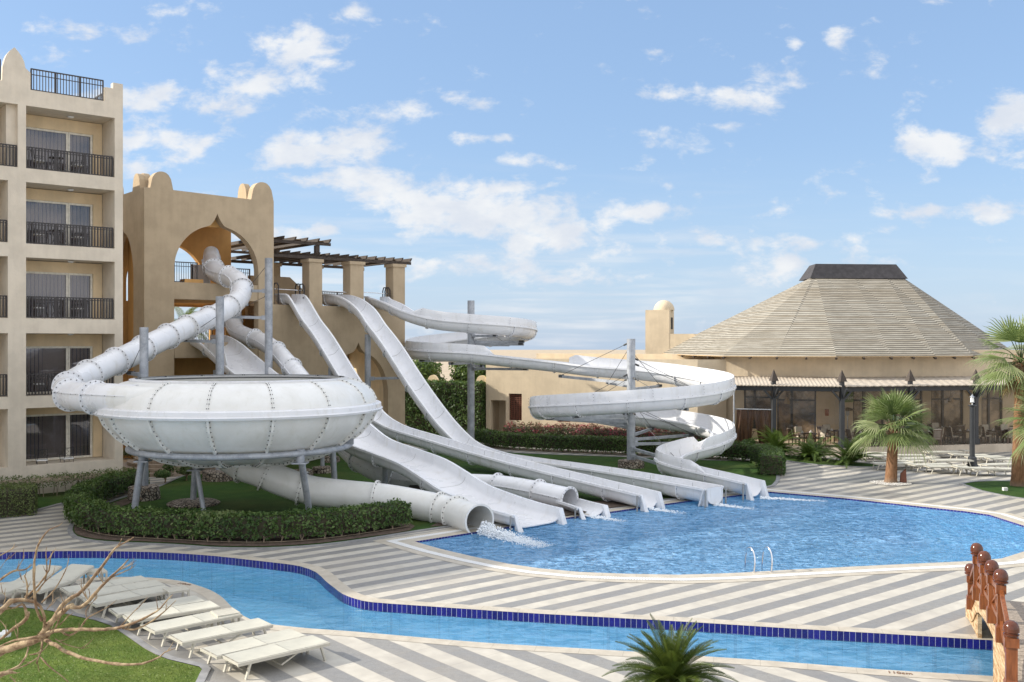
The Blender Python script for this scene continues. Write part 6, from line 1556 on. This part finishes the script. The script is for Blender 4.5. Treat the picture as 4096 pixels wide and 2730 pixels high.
# ---------------- sun loungers ----------------
def lounger(name, label, foot, head, group, back=0.0, make=None):
    """foot/head = ground positions of the two short ends"""
    foot, head = Vector(foot), Vector(head); d = (head-foot); L_ = d.length; rz = math.atan2(d.y, d.x); c = (foot+head)/2
    t_ = thing(name, label, 'sun lounger', (c.x, c.y, .004), rz, group); W, H = .33, .335
    f = MB()
    for sy in (-W, W):
        f.box((-.98, sy-.02, H-.06),(.12, sy+.02, H)); p0 = Vector((.12, sy, H-.03)); p1 = Vector((.12+.86*math.cos(back), sy, H-.03+.86*math.sin(back))); f.bar(p0, p1, .04, .06)
    f.box((-.98,-W+.02,H-.05),(-.94,W-.02,H-.01)); f.box((.08,-W+.02,H-.06),(.12,W-.02,H-.02))
    p = Vector((.12+.86*math.cos(back), 0, H-.03+.86*math.sin(back))); f.bar(p+Vector((0,-W,0)), p+Vector((0,W,0)), .04, .04)
    f.bar((.35,-W+.05,H-.05),(-.05,-W+.05,.10), .02, .03); f.bar((.35,W-.05,H-.05),(-.05,W-.05,.10), .02, .03); f.bar((-.05,-W+.05,.10),(-.05,W-.05,.10), .02, .02)
    f.build('frame', M['lframe'], t_)
    for sx in (-.72, .78):
        for sy in (-W, W):
            l = MB(); k = .10 if sx < 0 else .10; dx = -k if sx < 0 else k
            l.bar((sx, sy, H-.03),(sx+dx, sy*1.02, 0.0), .035, .055, up=Vector((0,1,0))); l.build('leg', M['lframe'], t_)
    for (x0, x1, bk, nm) in ((-.95, .118, 0, 'seat_mesh'), (.128, .98, back, 'back_mesh')):
        m_ = MB(); nx, ny = 8, 8
        for i in range(nx+1):
            for j in range(ny+1):
                u = x0+(x1-x0)*i/nx; v = (-W+.015)+(2*W-.03)*j/ny; sag = -.030*math.cos(math.pi*(j/ny-.5))*math.sin(math.pi*i/nx)**.6
                x = u if bk == 0 else .12+(u-.12)*math.cos(bk); z = H+.006+sag+(0 if bk == 0 else (u-.12)*math.sin(bk)); m_.v.append((x, v, z))
        for i in range(nx):
            for j in range(ny): k = i*(ny+1)+j; m_.face((k, k+ny+1, k+ny+2, k+1), 0, True)
        m_.build(nm, M['lfab'], t_, angle=180)
    return t_
def stable(label, c, rz, group, sz=.5, h=.36):
    t_ = thing('side_table', label, 'side table', (c.x, c.y, .004), rz, group); a = sz/2
    f = MB(); f.box((-a,-a,h-.05),(a,-a+.04,h)); f.box((-a,a-.04,h-.05),(a,a,h)); f.box((-a,-a+.04,h-.05),(-a+.04,a-.04,h)); f.box((a-.04,-a+.04,h-.05),(a,a-.04,h))
    n = 9
    for i in range(n): y = -a+.05+(2*a-.1)*(i+.5)/n; f.box((-a+.04,y-.02,h-.02),(a-.04,y+.02,h-.004))
    f.build('table_top', M['lframe'], t_)
    for sx in (-1, 1):
        for sy in (-1, 1): l = MB(); l.box((min(sx*a,sx*(a-.045)),min(sy*a,sy*(a-.045)),0),(max(sx*a,sx*(a-.045)),max(sy*a,sy*(a-.045)),h-.05)); l.build('leg', M['lframe'], t_)
    return t_
b1 = lambda x, y: G(x/1.6807, 1800+y/1.6807, .34)
def flat(v): return Vector((v.x, v.y, 0))
nl_ = [((1540,1410),(2160,1270),'nearest sunlit lounger in the row, lower right end beside its long shadow'),((1398,1362),(2005,1226),'second sunlit lounger from the near end of the row'),
 ((1172,1273),(1790,1152),'lounger just in front of the table nearest the near end, with a curved up head'),((985,1203),(1585,1084),'lounger passing under the slatted side table near the end of the row'),
 ((848,1128),(1442,1034),'shaded lounger, fifth from the near end, directly beyond the slatted table'),((760,1090),(1345,998),'shaded lounger, sixth from the near end, in front of the middle side table'),
 ((626,1020),(1118,928),'shaded lounger directly left of the middle side table'),((533,976),(1070,892),'shaded lounger, second behind the middle side table'),((432,944),(975,862),'farthest flat lounger, just below the farthest side table')]
for (f_, h_, lb) in nl_:
    a, b = flat(b1(*f_)), flat(b1(*h_)); c = (a+b)/2; d = (b-a).normalized(); lounger('sun_lounger', lb, c-d, c+d, 'sun loungers in a row by the river pool')
for (c_, dpx, lb) in (((150,905),None,'tilted lounger with raised back at the left edge of the photo'),((370,900),None,'tilted lounger with raised back left of the farthest side table')):
    a, b = flat(b1(c_[0]-115, c_[1]+25)), flat(b1(c_[0]+130, c_[1]-55)); c = (a+b)/2; d = (b-a).normalized(); lounger('sun_lounger', lb, c-d, c+d, 'sun loungers in a row by the river pool', back=R(14))
for (c_, lb) in (((640,818),'farthest slatted side table, by the river edge'),((1185,940),'middle slatted side table between shaded loungers'),((1515,1095),'nearest slatted side table, partly in sun')):
    p = b1(*c_); stable(lb, flat(p), R(35), 'slatted side tables by the river pool')
z34 = lambda x, y: G(3400+x/3.1365, 1450+y/3.1365, .34)
fl = [((1430,1335),(1700,1310),'front pair of far loungers, left one, right of the lamp post foot'),((1600,1345),(1960,1318),'front pair of far loungers, right one, nearest the right lawn'),((1110,1312),(1320,1292),'far lounger under a side table in front of the lamp post'),
 ((820,1292),(1180,1262),'far lounger left of the lamp post, second row'),((370,1262),(700,1258),'far lounger directly behind the fan palm trunk'),((560,1240),(800,1228),'far lounger just behind the fan palm trunk, third row'),
 ((290,1172),(560,1158),'far lounger in the back row left of the fan palm trunk'),((165,1142),(390,1132),'leftmost far lounger beside the areca palm'),((600,1158),(800,1163),'far lounger right of the fan palm trunk, back row'),
 ((945,1120),(1390,1116),'backmost far lounger with a folding brace along the terrace wall'),((1300,1165),(1690,1152),'far lounger behind the lamp post, back row'),((1560,1190),(1830,1172),'far lounger right of the lamp post, third row'),
 ((1050,1235),(1500,1212),'far lounger just left of the lamp post, third row'),((770,1196),(960,1205),'far lounger midway between the trunk and the lamp post'),((1700,1285),(2060,1262),'far lounger behind the front pair at the right'),((1850,1215),(2050,1200),'far lounger half hidden by the right palm fronds')]
for i, (f_, h_, lb) in enumerate(fl):
    a, b = flat(z34(*f_)), flat(z34(*h_)); c = (a+b)/2; d = (b-a).normalized(); d = Vector((math.cos(R(6+rnd.uniform(-8,8))), math.sin(R(6+rnd.uniform(-8,8))), 0)).normalized()
    lounger('sun_lounger', lb, c+d, c-d, 'far sun loungers before the terrace', back=0.0 if i % 5 else R(4))
for (c_, lb) in (((800,1243),'side table between far loungers right of the fan palm'),((1040,1185),'side table in the middle of the far loungers'),((1450,1108),'side table against the terrace wall'),((1380,1292),'side table in front of the lamp post'),((300,1132),'side table at the left end of the far loungers')):
    stable(lb, flat(z34(*c_)), R(rnd.uniform(0, 20)), 'side tables among the far loungers')
# lamp post
lp = G(4100-4100+2800+1977/1.8156, 1400+845/1.8156); lt = thing('lamp_post', 'slim dark lamp post with a white lantern among the far loungers', 'lamp post', lp)
mb = MB(); mb.lathe([(.30,0),(.30,.06),(.24,.10),(.22,.45),(.16,.50)], lp, 8, 0, False); part(mb, 'base', M['tealblk'], lt)
mb = MB(); mb.lathe([(.13,.5),(.125,3.05),(.2,3.08),(.2,3.12),(.04,3.14)], lp, 12); part(mb, 'pole', M['tealblk'], lt)
mb = MB(); mb.lathe([(.03,3.12),(.03,3.22),(.10,3.28),(.085,3.5),(.07,3.52)], lp, 8); part(mb, 'lantern', M['lampw'], lt)
mb = MB(); mb.lathe([(.14,3.52),(.03,3.62),(0,3.70)], lp, 8); mb.lathe([(.12,3.25),(.12,3.28),(.03,3.22)], lp, 8); part(mb, 'lantern_cap', M['galv'], lt)
# pool ladder rails
def handrail(x, y, lb):
    p = G(x, y); d = Vector((.05, 1, 0)).normalized(); t_ = []
    q = [p-d*.02+Vector((0,0,0)), p+d*.0+Vector((.03,0,.30)), p+d*.10+Vector((.02,0,.52)), p+d*.24+Vector((-.04,0,.63)), p+d*.42+Vector((-.10,0,.55)), p+d*.50+Vector((-.13,0,.32)), p+d*.52+Vector((-.14,0,0)), p+d*.52+Vector((-.14,0,-.8))]
    mb = MB(); mb.tube(cr(q, .06), .022, 10); mb.lathe([(.05,0.0),(.05,.03),(.022,.035)], p, 12)
    tag(mb.build('pool_handrail', M['steel']), lb, 'handrail', 'stainless pool handrails')
handrail(3015,2291,'curved stainless steel pool handrail, left of the pair'); handrail(3084,2289,'curved stainless steel pool handrail, right of the pair')
# depth marking on the coping
tx = G(2500+1620/1.4743, 1900+1164/1.4743+2, .02); tdir = (G(3640,2689)-G(3560,2683)).normalized()
rm = Matrix(((tdir.x, -tdir.y, 0, tx.x), (tdir.y, tdir.x, 0, tx.y), (0, 0, 1, .016), (0, 0, 0, 1)))
o = text('110cm', .17, rm, M['text'], 'depth_marking'); tag(o, 'painted depth marking reading 110cm on the near river coping', 'marking')
tx = G(738, 2336, .02); tdir = (G(770,2340)-G(700,2330)).normalized(); rm = Matrix(((tdir.x, -tdir.y, 0, tx.x), (tdir.y, tdir.x, 0, tx.y), (0, 0, 1, .016), (0, 0, 0, 1)))
o = text('110cm', .17, rm, M['text'], 'depth_marking'); tag(o, 'small painted depth marking on the coping behind the middle side table', 'marking')
mb = MB(); q = G(20, 2552); mb.lathe([(.12,0.03),(.12,.10),(.10,.12),(0,.125)], q, 16); mb.lathe([(.07,.12),(.05,.16),(0,.165)], q, 12); tag(mb.build('lawn_lamp', M['white']), 'small round white lamp in the grass under the bare branches', 'light fitting')
# ---------------- bridge ----------------
bO = Vector((9.55, 20.3, 0)); bd = Vector((-.33, -.944, 0)).normalized(); bs = Vector((bd.y*-1, bd.x, 0)); bs = Vector((.944, -.33, 0))
bridge = thing('footbridge', 'arched timber footbridge with brown turned posts at the lower right edge', 'footbridge', bO)
pp = [Pd(3882, 2440, 22.0), Pd(3907, 2393, 20.3), Pd(3937, 2432, 19.2), Pd(3967, 2477, 18.15), Pd(4003, 2529, 17.15), Pd(4045, 2735, 16.1)]
zs = [.42, 1.06, 1.17, 1.2, 1.15, .55]
zs_top = [2.05-0, 0, 0, 0, 0, 0]
hs = [1.28, 1.36, 1.32, 1.32, 1.36, 1.28]
tops_px = [(3882,2254),(3906,2172),(3937,2204),(3968,2240),(4005,2276),(4043,2482)]
post_top = []
for i, (p, z) in enumerate(zip(pp, zs)):
    ztop = HC-(tops_px[i][1]-CY)/F*p.y; base = Vector((p.x, p.y, z)); H_ = ztop-z; post_top.append((base, ztop))
    t = MB(); w_ = .085 if i == 5 else .058; mm = Matrix.Translation(base) @ Matrix.Rotation(R(-20), 4, 'Z')
    t.box((-w_-.025,-w_-.025,0),(w_+.025,w_+.025,.26), 0, mm); t.loops([[mm @ Vector((a*(w_+.025), b*(w_+.025), .26)) for a, b in ((-1,-1),(1,-1),(1,1),(-1,1))], [mm @ Vector((a*w_, b*w_, .31)) for a, b in ((-1,-1),(1,-1),(1,1),(-1,1))]], True, 0, False)
    t.box((-w_,-w_,.31),(w_,w_,H_-.42), 0, mm); t.box((-w_-.022,-w_-.022,H_-.42),(w_+.022,w_+.022,H_-.27), 0, mm); t.box((-w_+.01,-w_+.01,H_-.27),(w_-.01,w_-.01,H_-.24), 0, mm)
    po = part(t, 'post', M['bridgew'], bridge)
    k = MB(); k.lathe([(.07,H_-.25),(.118,H_-.235),(.122,H_-.215),(.10,H_-.205),(.10,H_-.195),(.122,H_-.18),(.122,H_-.13),(.112,H_-.08),(.088,H_-.035),(.05,H_-.008),(0,H_)], base, 28); kn = part(k, 'knob', M['dome'], bridge); kn.parent = po
for i in range(5):
    (a, za), (b, zb_) = post_top[i], post_top[i+1]
    r_ = MB(); ta, tb2 = Vector((a.x,a.y,za-.36)), Vector((b.x,b.y,zb_-.36)); r_.bar(ta, tb2, .06, .09); la, lb2 = Vector((a.x,a.y,a.z+.36)), Vector((b.x,b.y,b.z+.36)); r_.bar(la, lb2, .05, .08)
    part(r_, 'handrail', M['bridgew'], bridge)
    if 0 < i < 4:
        x_ = MB(); x_.bar(ta, lb2, .03, .035); x_.bar(la, tb2, .03, .035); x_.bar(ta.lerp(tb2,.5), la.lerp(lb2,.5), .03, .03); part(x_, 'cross_brace', M['bridgew'], bridge)
# arched stringer + deck
cl = cr([Vector((10.50,22.9,.30)), Vector((10.22,22.0,.44)), Vector((9.95,21.2,.84)), Vector((9.62,20.3,1.05)), Vector((9.22,19.2,1.17)), Vector((8.85,18.15,1.20)), Vector((8.50,17.15,1.14)), Vector((8.20,16.2,.80)), Vector((7.95,15.3,.30))], .12)
mb = MB(); rings = []
for p in cl: rings.append([p+bs*(-.06)+Vector((0,0,-.02)), p+bs*.08+Vector((0,0,-.02)), p+bs*.08+Vector((0,0,-.30)), p+bs*(-.06)+Vector((0,0,-.30))])
mb.loops(rings, True, 0, False); part(mb, 'stringer', M['plank'], bridge)
mb = MB()
for i in range(len(cl)-1):
    a, b = cl[i], cl[i+1].lerp(cl[i], .08); mb.loops([[a+bs*.0+Vector((0,0,.0)), a+bs*2.4, a+bs*2.4-Vector((0,0,.05)), a-Vector((0,0,.05))], [b, b+bs*2.4, b+bs*2.4-Vector((0,0,.05)), b-Vector((0,0,.05))]], True, 0, False)
part(mb, 'deck_board', M['deckw'], bridge)
# side cladding under the ends
for (y0, y1, nm) in ((21.14, 22.95, 'end_cladding'), (15.4, 18.6, 'end_cladding')):
    seg = [p for p in cl if y0 <= p.y <= y1]
    mb = MB(); mb.loops([[Vector((p.x,p.y,0))-bs*.03, p-bs*.03-Vector((0,0,.3)), p+bs*.05-Vector((0,0,.3)), Vector((p.x,p.y,0))+bs*.05] for p in seg], True, 0, False); part(mb, nm, M['plank'], bridge)
for i in range(5):
    p = cl[-8-i*5]; mb = MB(); mb.box((-.02,-.16,p.z-.5),(2.3,.16,p.z-.36), 0, Matrix.Translation(Vector((p.x+.2, p.y, 0)))); part(mb, 'cross_beam', M['plank'], bridge)
a, b = G(3700,2560), G(3700,2560)
